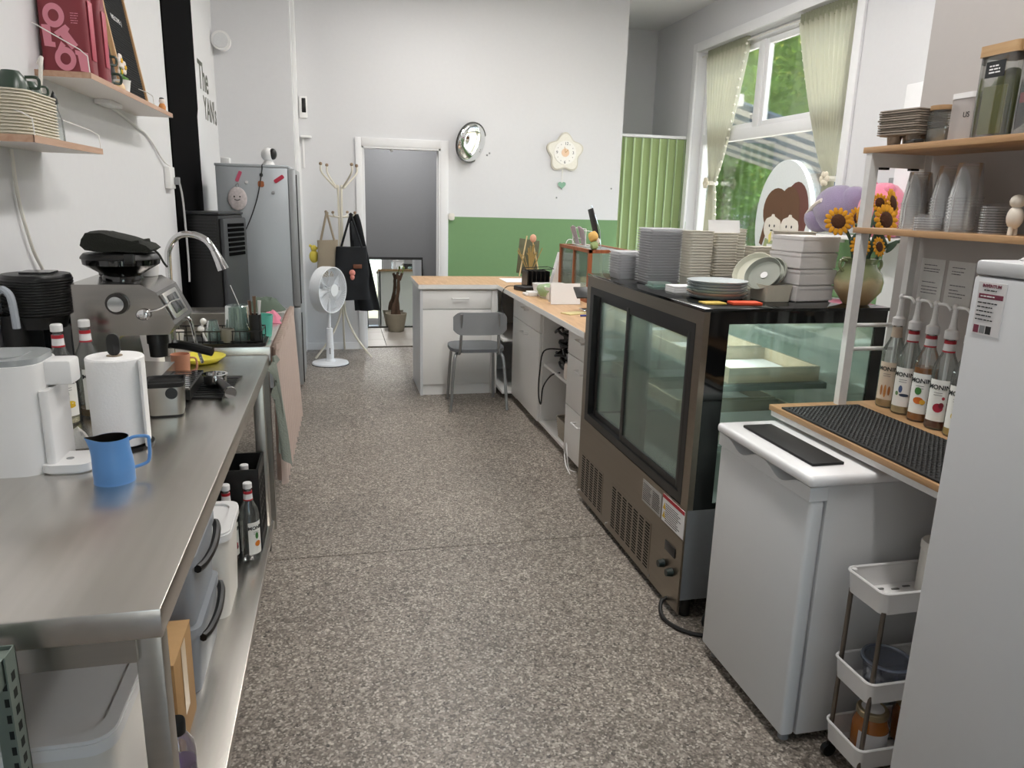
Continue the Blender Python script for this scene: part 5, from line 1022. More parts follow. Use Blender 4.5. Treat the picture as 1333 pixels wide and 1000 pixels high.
B().box(-.05, .05, -.05, .05, 0, .012, .003).tube([(0, 0, .01), (0, 0, .08), (-.06, -.04, .1)], .008, 8).obj('arm', chrome, tst); B().box(-.075, .075, -.006, .006, -.05, .05, .004, M_=Matrix.Translation((-.04, -.06, .12)) @ Matrix.Rotation(-1.0, 4, 'X')).obj('tablet', blackp, tst)
# ================================================ display case x 1.22-1.95, y 2.32-3.57
dc = root('display_case', 'black and steel refrigerated display case with sliding glass doors', 'display case', (1.58, 2.95, 0), world=True)
AX, AX2, AY, AY2, AT = 1.222, 1.95, 2.325, 3.575, 1.20
bgl = M('black_glass', '08090a', .08, var=0, coat=.3)
csm = M('case_steel', '938a7e', .3, 1, bump=.03, scale=60, var=.08, stretch=(1, .05, 1)); greys = M('side_grey', '8c8f92', .4, .5)
B().box(AX, AX2, AY, AY2, .09, .455).obj('machine_base', greys, dc)
B().box(AX-.004, AX, AY, AY2, .03, .455).obj('service_panel', csm, dc)
b = B().box(AX-.003, AX+.02, AY, AY+.055, .455, AT-.012).box(AX-.003, AX+.02, AY2-.055, AY2, .455, AT-.012).box(AX-.003, AX+.02, AY+.055, AY2-.055, AT-.06, AT-.012); b.obj('steel_frame', csm, dc)
B().box(AX-.004, AX+.03, AY+.055, AY+.085, .46, AT-.06).box(AX-.004, AX+.03, AY2-.10, AY2-.055, .46, AT-.06).box(AX-.004, AX+.03, AY+.085, AY2-.10, AT-.095, AT-.06).box(AX-.004, AX+.03, AY+.085, AY2-.10, .46, .495).obj('door_track', blackp, dc)
for q, (y0, y1, xo) in enumerate(((2.83, 3.46, .02), (2.42, 3.05, .004))):
    d_ = B().box(AX+xo, AX+xo+.014, y0, y0+.035, .497, AT-.097, .002).box(AX+xo, AX+xo+.014, y1-.035, y1, .497, AT-.097, .002).box(AX+xo, AX+xo+.014, y0+.035, y1-.035, .497, .525).box(AX+xo, AX+xo+.014, y0+.035, y1-.035, AT-.122, AT-.097).obj('sliding_door', blackp, dc)
    B().box(AX+xo+.005, AX+xo+.008, y0+.035, y1-.035, .525, AT-.122).obj('pane', gglass, d_)
B().box(AX-.006, AX2+.01, AY-.003, AY2+.003, AT-.012, AT, .002).obj('top_glass', M('top_black_glass', '0c0f0f', .06, var=0), dc)
for y, nm in ((AY, 'n'), (AY2-.012, 'f')):
    b = B().box(AX+.02, AX+.095, y, y+.012, .455, AT-.012).box(AX2-.045, AX2, y, y+.012, .455, AT-.012).box(AX+.095, AX2-.045, y, y+.012, AT-.055, AT-.012).box(AX+.095, AX2-.045, y, y+.012, .455, .475); b.obj('black_side_border', bgl, dc)
    B().box(AX+.095, AX2-.045, y+.004, y+.008, .475, AT-.055).obj('side_pane', gglass, dc)
B().box(AX2-.008, AX2-.002, AY+.012, AY2-.012, .475, AT-.012).obj('front_pane', gglass, dc)
B().box(AX+.04, AX2-.02, AY+.02, AY2-.02, .455, .47).obj('deck', M('deck_steel', 'b9bcba', .3, .8), dc)
for z in (.69, .915):
    s_ = B().box(AX+.12, AX2-.20 if z > .8 else AX2-.08, AY+.03, AY2-.03, z, z+.006).obj('glass_shelf', gglass, dc)
    B().box(AX+.06, AX2-.21 if z > .8 else AX2-.09, AY+.028, AY+.05, z-.02, z).box(AX+.06, AX2-.21 if z > .8 else AX2-.09, AY2-.05, AY2-.028, z-.02, z).box(AX2-.21 if z > .8 else AX2-.09, AX2-.195 if z > .8 else AX2-.075, AY+.028, AY2-.028, z-.02, z+.002).obj('shelf_rail', M('rail_alu', '7f8784', .35, .9), s_)
for y in (AY+.05, AY2-.07): B().box(AX+.05, AX+.07, y, y+.02, .47, AT-.012).obj('shelf_post', M('rail_alu', '7f8784'), dc)
ld = B().box(AX+.06, AX+.08, AY+.06, AY2-.06, AT-.03, AT-.0125).obj('led_strip', M('led_white', 'ffffff', .4, emit=4), dc)
la = area('case_light', (AX+.07, (AY+AY2)/2, AT-.034), .02, 1.1, 8, (0, radians(-25), 0), (.95, 1, .97))
# vents: punched slots as real dark slots
for y0, ncol in ((3.20, 5), (2.62, 7)):
    vp = B().box(AX-.0055, AX-.004, y0-.005, y0+ncol*.065+.0, .06, .275).obj('vent_panel', csm, dc)
    b = B()
    for c_ in range(ncol):
        for r_ in range(15): b.box(AX-.0062, AX-.0054, y0+.006+c_*.065, y0+.05+c_*.065, .068+r_*.0135, .0745+r_*.0135)
    o = b.obj('vent_slots', M('slot_black', '0c0b0a', .9), vp); o['kind'] = 'stuff'
b = B()
for y in (2.60, 3.12, 3.55): b.cyl((AX-.004, y, .05), (AX-.009, y, .05), .006)
b.obj('screws', chrome, dc)['kind'] = 'stuff'
cp = B().box(AX-.006, AX-.004, AY+.005, AY+.205, .04, .33).obj('control_panel', csm, dc)
B().box(AX-.01, AX-.006, AY+.055, AY+.145, .235, .275, .002).obj('temperature_display', blackp, cp)
for y in (AY+.15, AY+.075): B().cyl((AX-.006, y, .17), (AX-.03, y, .17), .017, .014, 16).obj('switch', M('switch_green_black', '15211c', .35), cp)
lb = B().box(AX-.0055, AX-.0042, AY+.215, AY+.40, .335, .43).obj('rating_plate', M('plate_grey', 'b3b1ad', .5), dc)
lines(lb, inkp, -.085, .0, [k*.0085-.035 for k in range(9)], '-x', (AX-.0056, AY+.307, .382), .003, jag=.2); lines(lb, inkp, .01, .085, [k*.0085-.035 for k in range(9)], '-x', (AX-.0056, AY+.307, .382), .003, seed=3, jag=.2)
wlb = B().box(AX-.0055, AX-.0042, AY+.01, AY+.2, .335, .445).obj('warning_label', paper, dc)
B().box(AX-.006, AX-.0054, AY+.01, AY+.2, .43, .445).obj('red_strip', redp, wlb)
for z in (.40, .365): B().prism([(AY+.168, z-.014), (AY+.195, z-.014), (AY+.1815, z+.014)], 'x', AX-.006, AX-.0054).obj('warning_triangle', M('warn_yellow', 'd9b42c', .5), wlb)
lines(wlb, inkp, -.08, .06, [k*.0085-.04 for k in range(9)], '-x', (AX-.0056, AY+.09, .385), .0028, seed=6)
for x in (AX+.05, AX2-.05):
    for y in (AY+.05, AY2-.05): B().cyl((x, y, 0), (x, y, .09), .02).obj('foot', blackp, dc)
thing(B().tube([(AX+.02, AY+.1, .05), (AX-.03, AY+.09, .04), (AX-.05, AY+.03, .01), (AX-.02, AY-.06, .008), (AX+.06, AY-.12, .008), (AX+.2, AY-.13, .008)], .008, 8, sm=6).tube([(AX+.25, AY-.02, .05), (AX+.12, AY-.03, .06), (AX+.08, AY-.05, .01), (AX+.15, AY-.1, .008)], .007, 8, sm=5), 'case_cable', blackp, 'black power cord lying at the foot of the display case', 'cable', base=(AX, AY-.08, 0))
# trays in the case
traym = wood('tray_wood', '8f8064', 'a3947a', 6, (.1, 1, 1))
def tray(label, x0, x1, y0, y1, z):
    t = root('wooden_tray', label, 'tray', ((x0+x1)/2, (y0+y1)/2, z), world=True, group='wooden trays in the display case')
    B().box(x0, x1, y0, y1, z, z+.008).obj('bottom', traym, t)
    for a in ((x0, x1, y0, y0+.01), (x0, x1, y1-.01, y1), (x0, x0+.01, y0+.01, y1-.01), (x1-.01, x1, y0+.01, y1-.01)): B().box(*a, z+.008, z+.055).obj('rim', traym, t)
    B().box(x0+.02, x1-.02, y0+.02, y1-.02, z+.008, z+.0095).obj('paper_liner', paper, t)
z = .9215
for k in range(3): tray('wooden tray number %s on the upper glass shelf' % ('closest to the near glass side', 'in the middle', 'farthest from the near glass side')[k] if False else 'wooden tray with paper liner '+('next to the near side pane', 'in the middle', 'next to the far side pane')[k]+' on the upper shelf', 1.36, 1.73, 2.37+k*.40, 2.74+k*.40, z)
z = .6965
for k in range(3): tray('wooden tray with paper liner '+('next to the near side pane', 'in the middle', 'next to the far side pane')[k]+' on the lower shelf', 1.36, 1.82, 2.37+k*.40, 2.74+k*.40, z)
# ------------------------------------------------ things on the case
Z = AT+.0005
clr = thin('clear_cup', 'fafafa', .5, .15, 'f0f1f3', .1); lidm = thin('lid_plastic', 'fafafa', .6, .55, 'f6f6f8', .15); mlk = M('kraft_white_tub', 'd9d4c8', .7, var=.02)
def stack(name, mk, n, step, loc, label, cat, group, mat):
    o0 = None
    for k in range(n):
        if o0 is None: o0 = tag(mk().obj(name, mat), label, cat, group); o = o0
        else: o = dup(o0)
        o.location = (loc[0], loc[1], loc[2]+k*step)
cupm = lambda r=.044, h=.10: B().lathe([(0, .001), (r*.62, 0), (r*.66, .002), (r, h), (r*1.06, h), (r*1.06, h+.004), (r*.99, h+.004)], 22)
inv = lambda r=.044, h=.12: B().lathe([(0, h), (r*.70, h), (r*.74, h-.002), (r, .003), (r*1.07, .003), (r*1.07, 0), (r*.99, 0)], 24)
sqbox = lambda w=.07, d=.055, h=.03: B().shell(rr(-w*.85, w*.85, -d*.85, d*.85, .012), 0, h, rr(-w*.93, w*.93, -d*.93, d*.93, .015), t=.0015).shell(rr(-w*.93, w*.93, -d*.93, d*.93, .015), h-.004, h, rr(-w, w, -d, d, .015), t=.001)
stack('salad_box', lambda: sqbox(.075, .07, .03), 9, .012, (1.335, 3.35, Z), 'clear plastic salad box in the low stack at the case corner', 'container', 'low stack of clear boxes', lidm)
stack('deli_lid', lambda: sqbox(.085, .075, .012), 21, .0115, (1.395, 3.13, Z), 'clear plastic deli lid in the tall stack on the case', 'container', 'tall stack of clear lids', lidm)  # shallow clear lids, nested in a tall stack
stack('paper_tub', lambda: sqbox(.06, .05, .045), 17, .0120, (1.52, 3.02, Z), 'cream paper tub in the stack beside the clear boxes', 'container', 'first stack of paper tubs', mlk)
stack('paper_tub', lambda: sqbox(.06, .05, .045), 16, .0122, (1.66, 3.06, Z), 'cream paper tub in the stack in front of the window sign', 'container', 'second stack of paper tubs', mlk)
stack('paper_tub', lambda: sqbox(.055, .05, .045), 17, .0125, (1.76, 3.16, Z), 'cream paper tub in the stack behind the others', 'container', 'third stack of paper tubs', mlk)
stack('paper_tub', lambda: sqbox(.058, .05, .045), 12, .0120, (1.79, 2.96, Z), 'cream paper tub in the low stack by the pans', 'container', 'low stack of paper tubs', mlk)
stack('bread_tub', lambda: sqbox(.075, .06, .045), 17, .0128, (1.83, 2.78, Z), 'beige paper tub in the stack behind the white boxes', 'container', 'stack of tubs behind the boxes', M('beige_tub', 'cbc3b8', .7))
thing(B().box(-.075, .075, -.002, .002, 0, .055, M_=Matrix.Rotation(-.25, 4, 'X')), 'white_sign_card', paper, 'blank white card standing on top of the paper tub stack', 'card', loc=(1.66, 3.05, Z+15*.0122+.047))
thing(B().box(-.05, .05, -.04, .04, 0, .004).box(-.045, .045, -.03, .035, .004, .02, .006), 'clear_lid_bag', thin('film_green', 'dff0ea', .5, .3, 'd2e4de'), 'plastic bag of clear lids in front of the tall lid stack', 'bag', loc=(1.345, 2.99, Z))
stack('napkin_pad', lambda: B().box(-.06, .06, -.045, .045, 0, .0085, .001), 3, .009, (1.365, 2.80, Z), 'white napkin pad beside the plate stack', 'napkins', 'napkins on the case', paper)
stack('clear_lid', lambda: B().lathe([(0, .012), (.03, .012), (.04, .003), (.044, .003), (.044, 0), (.04, 0)], 20), 5, .007, (1.475, 2.84, Z), 'small clear lid stacked behind the plates', 'cup', 'clear lids on the case', clr)  # small clear lids lying rim down
# plates
pcl = ['9aa3a6', 'c9b0a0', 'a9c0bb', 'b8bfc2', 'aab4b6', 'b4bcbe']
for k in range(6):
    thing(B().lathe([(0, 0), (.085, 0), (.092, .003), (.112, .014), (.114, .017), (.111, .017), (.09, .006), (0, .004)], 40), 'grey_plate', M('plate_'+pcl[k], pcl[k], .35, var=.02), ('grey plate at the bottom of the plate stack', 'peach plate in the plate stack', 'mint plate in the plate stack', 'pale grey plate above the mint one in the plate stack', 'grey plate below the top of the plate stack', 'light grey plate on top of the plate stack')[k], 'plate', loc=(1.405, 2.60, Z+k*.0105), group='stacked plates')
pk = root('post_it', 'yellow sticky notes at the black corner of the case', 'note', (1.325, 2.455, Z)); B().box(-.05, .03, -.03, .03, 0, .005).obj('pad', M('note_gold', 'd6b95e', .8), pk)
thing(B().box(-.06, .05, -.028, .03, 0, .009, .001), 'orange_notes', M('note_orange', 'ee5a36', .7), 'bright orange notes on the case edge', 'note', loc=(1.435, 2.43, Z), rot=(0, 0, -.1))
# pans standing in a tub
ptub = root('square_tub', 'beige square tub holding upright baking dishes', 'tub', (1.60, 2.545, Z))
B().shell(rr(-.05, .05, -.055, .055, .008), 0, .062, rr(-.056, .056, -.062, .062, .008), t=.003).obj('tub', M('tub_beige', 'c5c0af', .6), ptub)
for k, (dx, c_, l, r_) in enumerate(((-.065, 'd3d2c0', 'pale cream round dish standing at the back of the tub', .085), (-.024, '8f9389', 'dark sage round dish standing in the beige tub', .072), (.004, '9ea296', 'sage round dish standing in the middle of the beige tub', .07), (.020, 'b4b5a8', 'light sage round dish standing at the end of the beige tub', .068))):
    M_ = Vector((-.72, -.38, .58)).to_track_quat('Z', 'Y').to_matrix().to_4x4()
    d_ = thing(B().lathe([(0, 0), (r_*.8, 0), (r_*.86, .003), (r_, .02), (r_*.97, .021), (r_*.84, .006), (0, .004)], 34, M_=M_), 'baking_dish', M('dish_'+c_, c_, .5, var=.02), l, 'dish', loc=(1.60+dx*(1 if k else .2), 2.545+(.10 if k == 0 else .012*k), Z+.09), group='upright baking dishes')
    if k == 1: B().lathe([(0, .0065), (.014, .0065), (.014, .0072), (0, .0072)], 18, M_=M_).obj('sticker', paper, d_)
# cake boxes
wbx = M('white_card_box', 'd6d2d0', .7, var=.02); cb0 = None
for k in range(4):
    if cb0 is None:
        cb0 = root('cake_box', '', 'box', (1.735, 2.565, Z), rz=.14, group='stacked cake boxes')
        B().box(-.078, .078, -.078, .078, 0, .006).box(-.085, .085, -.085, .085, .005, .05).obj('box', wbx, cb0); B().box(-.0862, .0862, -.0862, .0862, .048, .060).obj('lid', wbx, cb0); o = cb0
    else: o = dup(cb0, (1.735+.004*(k % 2), 2.565, Z+k*.0605))
    o['label'] = ('white card box at the bottom of the box stack beside the vase', 'white card box second from the bottom of the box stack', 'white card box below the top one of the box stack', 'white card box on top of the stack beside the vase')[k]
# vase with sunflowers
vs = root('flower_vase', 'green and tan glazed vase standing on the display case', 'vase', (1.885, 2.425, Z), )
vm = M('vase_glaze', 'a8946a', .15, var=.3, scale=8, coat=.5); n = vm.node_tree
rp = n.nodes.new('ShaderNodeValToRGB'); sx = n.nodes.new('ShaderNodeSeparateXYZ'); ad = n.nodes.new('ShaderNodeMath'); ad.operation = 'MULTIPLY_ADD'; ad.inputs[1].default_value = .05; nz = [q for q in n.nodes if q.type == 'TEX_NOISE'][0]; nz.inputs['Scale'].default_value = 25
tc = [q for q in n.nodes if q.type == 'TEX_COORD'][0]; n.links.new(tc.outputs['Object'], sx.inputs[0]); n.links.new(nz.outputs['Fac'], ad.inputs[0]); n.links.new(sx.outputs['Z'], ad.inputs[2]); mr_ = n.nodes.new('ShaderNodeMapRange'); mr_.inputs[1].default_value = .06; mr_.inputs[2].default_value = .17; n.links.new(ad.outputs[0], mr_.inputs[0]); n.links.new(mr_.outputs[0], rp.inputs[0])
e = rp.color_ramp.elements; e[0].color = lin('b99a70'); e[1].color = lin('7f8a62'); q = e.new(.45); q.color = lin('c0ae86'); q = e.new(.62); q.color = lin('93986f'); n.links.new(rp.outputs[0], n.nodes['Principled BSDF'].inputs['Base Color'])
B().lathe([(0, 0), (.045, 0), (.05, .006), (.082, .05), (.086, .085), (.078, .115), (.058, .138), (.055, .15), (.066, .17), (.062, .171), (.05, .15), (.055, .135), (.075, .1), (.07, .05), (0, .01)], 36).obj('body', vm, vs)
for s_ in (-1, 1): B().tube([(s_*.07, 0, .12), (s_*.088, 0, .14), (s_*.083, 0, .162), (s_*.06, 0, .16)], .006, 8, sm=4).obj('handle', vm, vs)
petal = M('sunflower_yellow', 'd99a24', .9, bump=.4, scale=120); cen = M('sunflower_brown', '4e2d18', .95, bump=.8, scale=150, var=.3); stem = M('felt_leaf_green', '4c6052', .9, bump=.3)
fls = [(-.125, -.01, .30, -.2, -.9, .034), (-.075, -.06, .295, .9, -.5, .03), (-.02, .02, .31, .1, -.8, .03), (.045, -.045, .31, .15, -1, .038), (.10, .0, .37, .5, -.8, .036), (.115, .03, .285, .6, -.6, .038), (-.05, -.05, .215, -.2, -1, .026), (.02, -.06, .215, .3, -1, .024), (.15, -.03, .24, .9, -.3, .022), (.06, .02, .37, -.1, -1, .024)]
flabel = ['at the left of the vase', 'turned sideways behind the shelf upright', 'in the middle behind the shelf post', 'large and facing forward under the mid shelf', 'tall and tilted towards the wall', 'behind the clear cups', 'low over the vase rim', 'small and low in the middle', 'small and hanging out by the wall', 'small and highest beside the pink plush']
for k, (x, y, z, dx, dy, r_) in enumerate(fls):
    t = root('sunflower', 'felt sunflower '+flabel[k], 'flower', (1.885, 2.425, Z+.15), group='felt sunflowers in the vase')
    c = Vector((x, y, z-.15)); dr_ = Vector((dx, dy, .25)).normalized(); Q = dr_.to_track_quat('Z', 'Y').to_matrix().to_4x4(); MM = Matrix.Translation(c) @ Q
    B().tube([(x*.15, y*.15, -.06), (x*.5, y*.5, (z-.15)*.6), c-dr_*.01], .006, 6, sm=4).obj('stem', stem, t)
    b = B()
    for q in range(14):
        a = 2*pi*q/14; b.ball((r_*1.12*cos(a), r_*1.12*sin(a), 0), r_*.42, r_*.26, r_*.1, 8, Matrix.Rotation(a, 4, 'Z'))
    b.xf(MM).obj('petals', petal, t); B().ball((0, 0, .002), r_*.78, r_*.78, r_*.22, 14).xf(MM).obj('centre', cen, t)
    b = B().ball((x*.55+.015, y*.5-.015, (z-.15)*.5+.02), .012, .005, .032, 8, Matrix.Rotation(.8*(-1)**k, 4, 'Y')); b.obj('leaf', stem, t)
# plush toys beyond the case on a white high stool
def plush(name, label, mat, loc, parts, extra):
    t = root(name, label, 'plush toy', loc)
    b = B()
    for c, r in parts: b.ball(c, *r, 18)
    b.noise(.006, 45).obj('body', mat, t); extra(t); return t
plk = lambda c, n_: M(n_, c, .95, bump=1, scale=180, var=.2, sheen=.5)
cbt = root('plush_ledge', 'white wall ledge beside the window carrying the plush toys', 'shelf', (3.56, 4.7, 1.345), world=True)
B().box(3.40, 3.69, 4.2, 5.2, 1.345, 1.37, .003).obj('board', lam, cbt)
for y in (4.62, 5.1): B().box(3.69, 3.798, y, y+.02, 1.30, 1.37).obj('bracket', lam, cbt)
plush('purple_plush', 'lilac plush toy with a white band sitting behind the sunflowers', plk('8d7f9d', 'purple_fur'), (3.54, 4.88, 1.377), [((0, 0, .17), (.15, .21, .17)), ((-.04, .14, .10), (.10, .13, .10)), ((.02, -.14, .20), (.11, .11, .13))], lambda t: B().tube([(-.10, .22, .12), (-.13, .10, .19), (-.14, .0, .23)], .016, 8, sm=4).obj('ribbon', fw_, t))
plush('pink_plush', 'bright pink fluffy plush toy behind the stacked cups', plk('e8869f', 'pink_fur'), (3.54, 4.42, 1.377), [((0, 0, .17), (.14, .17, .18)), ((0, -.12, .10), (.11, .09, .10))], lambda t: B().ball((-.03, -.09, .30), .04, n=10).ball((-.03, .08, .32), .04, n=10).obj('ears', plk('e8869f', 'pink_fur'), t))
# white bin and bar chairs seen through the case
wbn = root('swing_bin', 'tall white swing-top bin beyond the display case', 'bin', (3.15, 4.15, 0), world=True)
B().prism(rr(2.98, 3.36, 3.95, 4.35, .05), 'z', 0, .66).obj('body', wplast, wbn); B().prism(rr(2.97, 3.37, 3.94, 4.36, .06), 'z', .66, .70).lathe([(0, .80), (.1, .79), (.17, .74), (.195, .70)], 28, (3.17, 4.15, 0)).obj('swing_lid', wplast, wbn)
for i, (x, y) in enumerate(((2.75, 4.55), (2.75, 5.35))):
    t = root('cafe_chair', ('white bent-back cafe chair between the bin and the display case', 'white bent-back cafe chair below the window sill')[i], 'chair', (x, y, 0), rz=.4+i*.5, group='white cafe chairs')
    B().lathe([(0, .44), (.2, .44), (.21, .45), (.2, .465), (0, .465)], 28).obj('seat', wplast, t)
    B().tube([(-.17, -.08, .45), (-.17, -.1, .7), (-.12, -.12, .84), (0, -.13, .88), (.12, -.12, .84), (.17, -.1, .7), (.17, -.08, .45)], .016, 8, sm=5).obj('back_hoop', wplast, t)
    for a in range(4): q = pi/4+a*pi/2; B().tube([(.14*cos(q), .14*sin(q), .44), (.22*cos(q), .22*sin(q), 0)], .016, 8).obj('leg', wplast, t)
# ================================================ right side: freezer, rack, fridge, trolley
fz = root('small_freezer', 'white under-counter freezer with moulded door handle', 'freezer', (1.47, 1.88, 0), world=True)
frw = M('freezer_white', 'd9dbdc', .38, var=.01)
B().box(1.275, 1.74, 1.645, 2.135, .03, .815, .006).obj('body', frw, fz)
dd = B().box(1.222, 1.268, 1.64, 2.14, .035, .775, .012, 3).obj('door', frw, fz)
hp = [(1.64, .775)]+[(1.64+.5*k/30, .815-.028*(sin(pi*min(1, max(0, (k-3)/11)))**2)-.028*(sin(pi*min(1, max(0, (k-16)/11)))**2)) for k in range(31)]+[(2.14, .775)]
B().prism(hp, 'x', 1.216, 1.272).obj('handle', frw, dd)
B().box(1.262, 1.30, 1.66, 2.12, .775, .82).obj('grip_recess', M('grip_grey', 'a9abae', .4), fz)
tp = B(); tp.box(1.205, 1.755, 1.628, 2.145, .818, .85, .012, 3).obj('worktop', M('freezer_top', 'ededee', .25, var=.01), fz)
for x in (1.26, 1.7):
    for y in (1.68, 2.1): B().cyl((x, y, 0), (x, y, .035), .016).obj('foot', gplast, fz)
bm_ = root('bar_mat', 'small black rubber bar mat on the white freezer', 'mat', (1.31, 1.89, .8505)); B().box(-.05, .05, -.185, .185, 0, .008, .001).obj('mat', rubber, bm_)
rk = root('shelf_rack', 'white framed rack with oak shelves above the freezer', 'rack', (1.65, 1.68, 0), world=True)
wst = M('white_steel', 'dedddb', .4); RY0, RY1 = 1.235, 2.15
ok2 = wood('oak_shelf', 'a9825c', 'c09a70')
for nm, x0, z in (('worktop', 1.40, .90), ('mid_shelf', 1.632, 1.488), ('top_shelf', 1.632, 1.735)):
    s_ = B().box(x0, 1.872, RY0, RY1+.01, z-.018, z, .001).obj(nm, ok2, rk)
    if nm == 'worktop': B().box(x0+.004, x0+.016, RY0, RY1, z-.036, z-.018).box(x0+.016, 1.86, RY1-.014, RY1, z-.036, z-.018).obj('rail', wst, s_)
for y in (RY0, RY1-.03):
    B().box(1.635, 1.665, y, y+.025, .90, 1.717).obj('upright', wst, rk); B().box(1.835, 1.86, y, y+.025, 0, 1.717).obj('upright', wst, rk); B().box(1.755, 1.78, y, y+.02, 0, .864).obj('leg', wst, rk)
    B().box(1.665, 1.835, y+.003, y+.02, 1.675, 1.717).obj('gusset', wst, rk)
    for z in (1.09, 1.17): B().tube([(1.665, y+.012, z), (1.835, y+.012, z)], .007, 8).obj('side_bar', wst, rk)
for x in (1.68, 1.79): B().box(x, x+.03, RY1-.024, RY1-.008, 1.668, 1.676).obj('clip', blackp, rk)
bmt = root('large_bar_mat', 'large black studded bar mat covering the rack worktop', 'mat', (1.545, 1.70, .9005))
B().box(-.138, .15, -.38, .40, 0, .006, .002).obj('mat', rubber, bmt)
b = B(); vsx = []; fsx = []
for i in range(18):
    for j in range(46):
        x = -.125+i*.0155; y = -.365+j*.0165; k = len(vsx); r_ = .0045
        vsx += [(x-r_, y-r_, .006), (x+r_, y-r_, .006), (x+r_, y+r_, .006), (x-r_, y+r_, .006), (x, y, .0105)]; fsx += [(k, k+1, k+4), (k+1, k+2, k+4), (k+2, k+3, k+4), (k+3, k, k+4)]
me = bpy.data.meshes.new('studs'); me.from_pydata(vsx, [], fsx); me.materials.append(rubber); o = bpy.data.objects.new('studs', me); C.objects.link(o); o.parent = bmt; o['kind'] = 'stuff'
V = -2.58   # labels look back to the aisle
vanilla = [('4a5d86', -.004, .085, .006, .012), ('2d3a50', .008, .066, .014, .005), ('6c8a5c', -.014, .07, .005, .007)]
mango = [('3f7a3a', -.004, .1, .01, .012), ('d9722c', .0, .07, .015, .011), ('e6b03a', .012, .066, .008, .008)]
pome = [('a8283c', .004, .07, .014, .014), ('7a1c2c', .012, .078, .007, .009), ('b8404a', .015, .1, .004, .005)]
pine = [('5c7a5a', -.004, .1, .006, .014), ('e0c54a', -.002, .066, .011, .012)]
grain = [('a56a38', -.012, .06, .004, .018), ('b5793f', .0, .058, .004, .022), ('9a5f30', .012, .06, .004, .016)]
bl = [('kraft labelled syrup bottle with pump next to the rack end', grain, .03, 'c9a878', True), ('clear syrup bottle with blue vanilla label and pump', vanilla, .03, 'd9c9a0', False), ('amber syrup bottle with orange mango label and pump', mango, .172, 'b56a1a', False), ('dark red syrup bottle with pomegranate label and pump', pome, .03, '5a1420', False), ('pale yellow syrup bottle with pineapple label beside the fridge', pine, .03, 'd8b860', False)]
for k, (l, fr2, fill, fc_, kr) in enumerate(bl):
    bottle(l, (1.795-.008*k, 2.085-.083*k, .9005), V, fill, fc_, fr2, 'pump', 'pump syrup bottles on the rack', 1.0, kr)
# notes on the wall
for k, (y0, y1, l) in enumerate(((2.02, 2.12, 'handwritten recipe sheet taped to the grey wall nearer the rack end'), (1.90, 2.005, 'handwritten recipe sheet with circled notes taped beside the fridge'))):
    t = root('recipe_sheet', l, 'note', (1.8795, (y0+y1)/2, 1.27), world=True, group='recipe sheets on the wall'); B().box(1.8785, 1.8798, y0, y1, 1.255, 1.395).obj('sheet', M('note_sheet', 'dcdbd8', .8), t)
    lines(t, M('pen_ink', '55545c', .6), -.035, .035, [.05, .038, .03, -.005, -.02, -.03, -.04], '-x', (1.8783, (y0+y1)/2, 1.325), .0025, 'handwriting', seed=k+9, jag=.5)
# top shelf
cc0 = None; kr2 = M('pulp_grey_brown', '9b9084', .95, bump=.5, scale=90, var=.2)
for k in range(11):
    if cc0 is None:
        cc0 = root('cup_carrier', 'grey pulp cup carrier in the stack on the top shelf', 'cup carrier', (1.715, 2.055, 1.736), rz=.15, group='stacked pulp cup carriers')
        B().prism(rr(-.064, .064, -.068, .068, .012), 'z', .028, .0348).prism(rr(-.07, .07, -.074, .074, .012), 'z', .0305, .0335).noise(.0012, 40).obj('tray', kr2, cc0)
        for x in (-.032, .032):
            for y in (-.034, .034): B().lathe([(0, 0), (.018, 0), (.022, .028)], 12, (x, y, 0)).obj('cup_pocket', kr2, cc0)
    else: dup(cc0, (1.715+.002*sin(k*4), 2.055+.002*cos(k*3), 1.736+k*.0068))
jr = root('glass_jar', 'clear glass jar with wooden lid beside the cup carriers', 'jar', (1.72, 1.945, 1.7355))
B().lathe([(0, 0), (.036, 0), (.039, .005), (.039, .075), (.034, .085), (.034, .092), (0, .092)], 24).obj('jar', glassb, jr); B().lathe([(0, .092), (.036, .092), (.037, .094), (.037, .105), (0, .106)], 24).obj('lid', wood('lid_wood', 'a98560', 'c4a077'), jr); B().lathe([(0, .004), (.036, .004), (.036, .04), (0, .045)], 20).obj('contents', M('grey_powder', 'a8a29a', .9), jr)
thing(B().box(-.02, .07, -.015, .015, 0, .012, .005), 'black_clip', blackp, 'black clip lying before the glass jar on the top shelf', 'clip', loc=(1.655, 1.96, 1.7355), rot=(0, 0, 1.2))
wcn = root('white_canister', 'frosted white canister on the top shelf beside the green jar', 'canister', (1.745, 1.86, 1.7355))
B().prism(rr(-.045, .045, -.045, .045, .015), 'z', 0, .115).obj('body', thin('frosted', 'f1efee', .4, .7, 'e9e4e2'), wcn); B().prism(rr(-.046, .046, -.046, .046, .016), 'z', .115, .13).obj('lid', wplast, wcn); text('US', .02, inkp, wcn, (-.0456, -.02, .07), '-x')
def bigjar(label, y, mk):
    t = root('storage_jar', label, 'jar', (1.725, y, 1.7355), group='big clear jars with oak lids')
    B().prism(rr(-.055, .055, -.06, .06, .018), 'z', 0, .205).obj('jar', thin('jar_clear', 'eef0ee', .4, .06), t); B().prism(rr(-.057, .057, -.062, .062, .012), 'z', .205, .232).obj('lid', wood('lid_oak', 'b08c62', 'c9a67c'), t)
    B().box(-.0562, -.0552, -.03, .03, .15, .19).obj('label', M('label_black', '1b1d20', .5), t); text('抹茶', .018, paper, t, (-.0564, 0, .17), '-x') if False else lines(t, paper, -.018, .018, [-.008, .0, .008], '-x', (-.0564, 0, .17), .0035)
    mk(t); return t
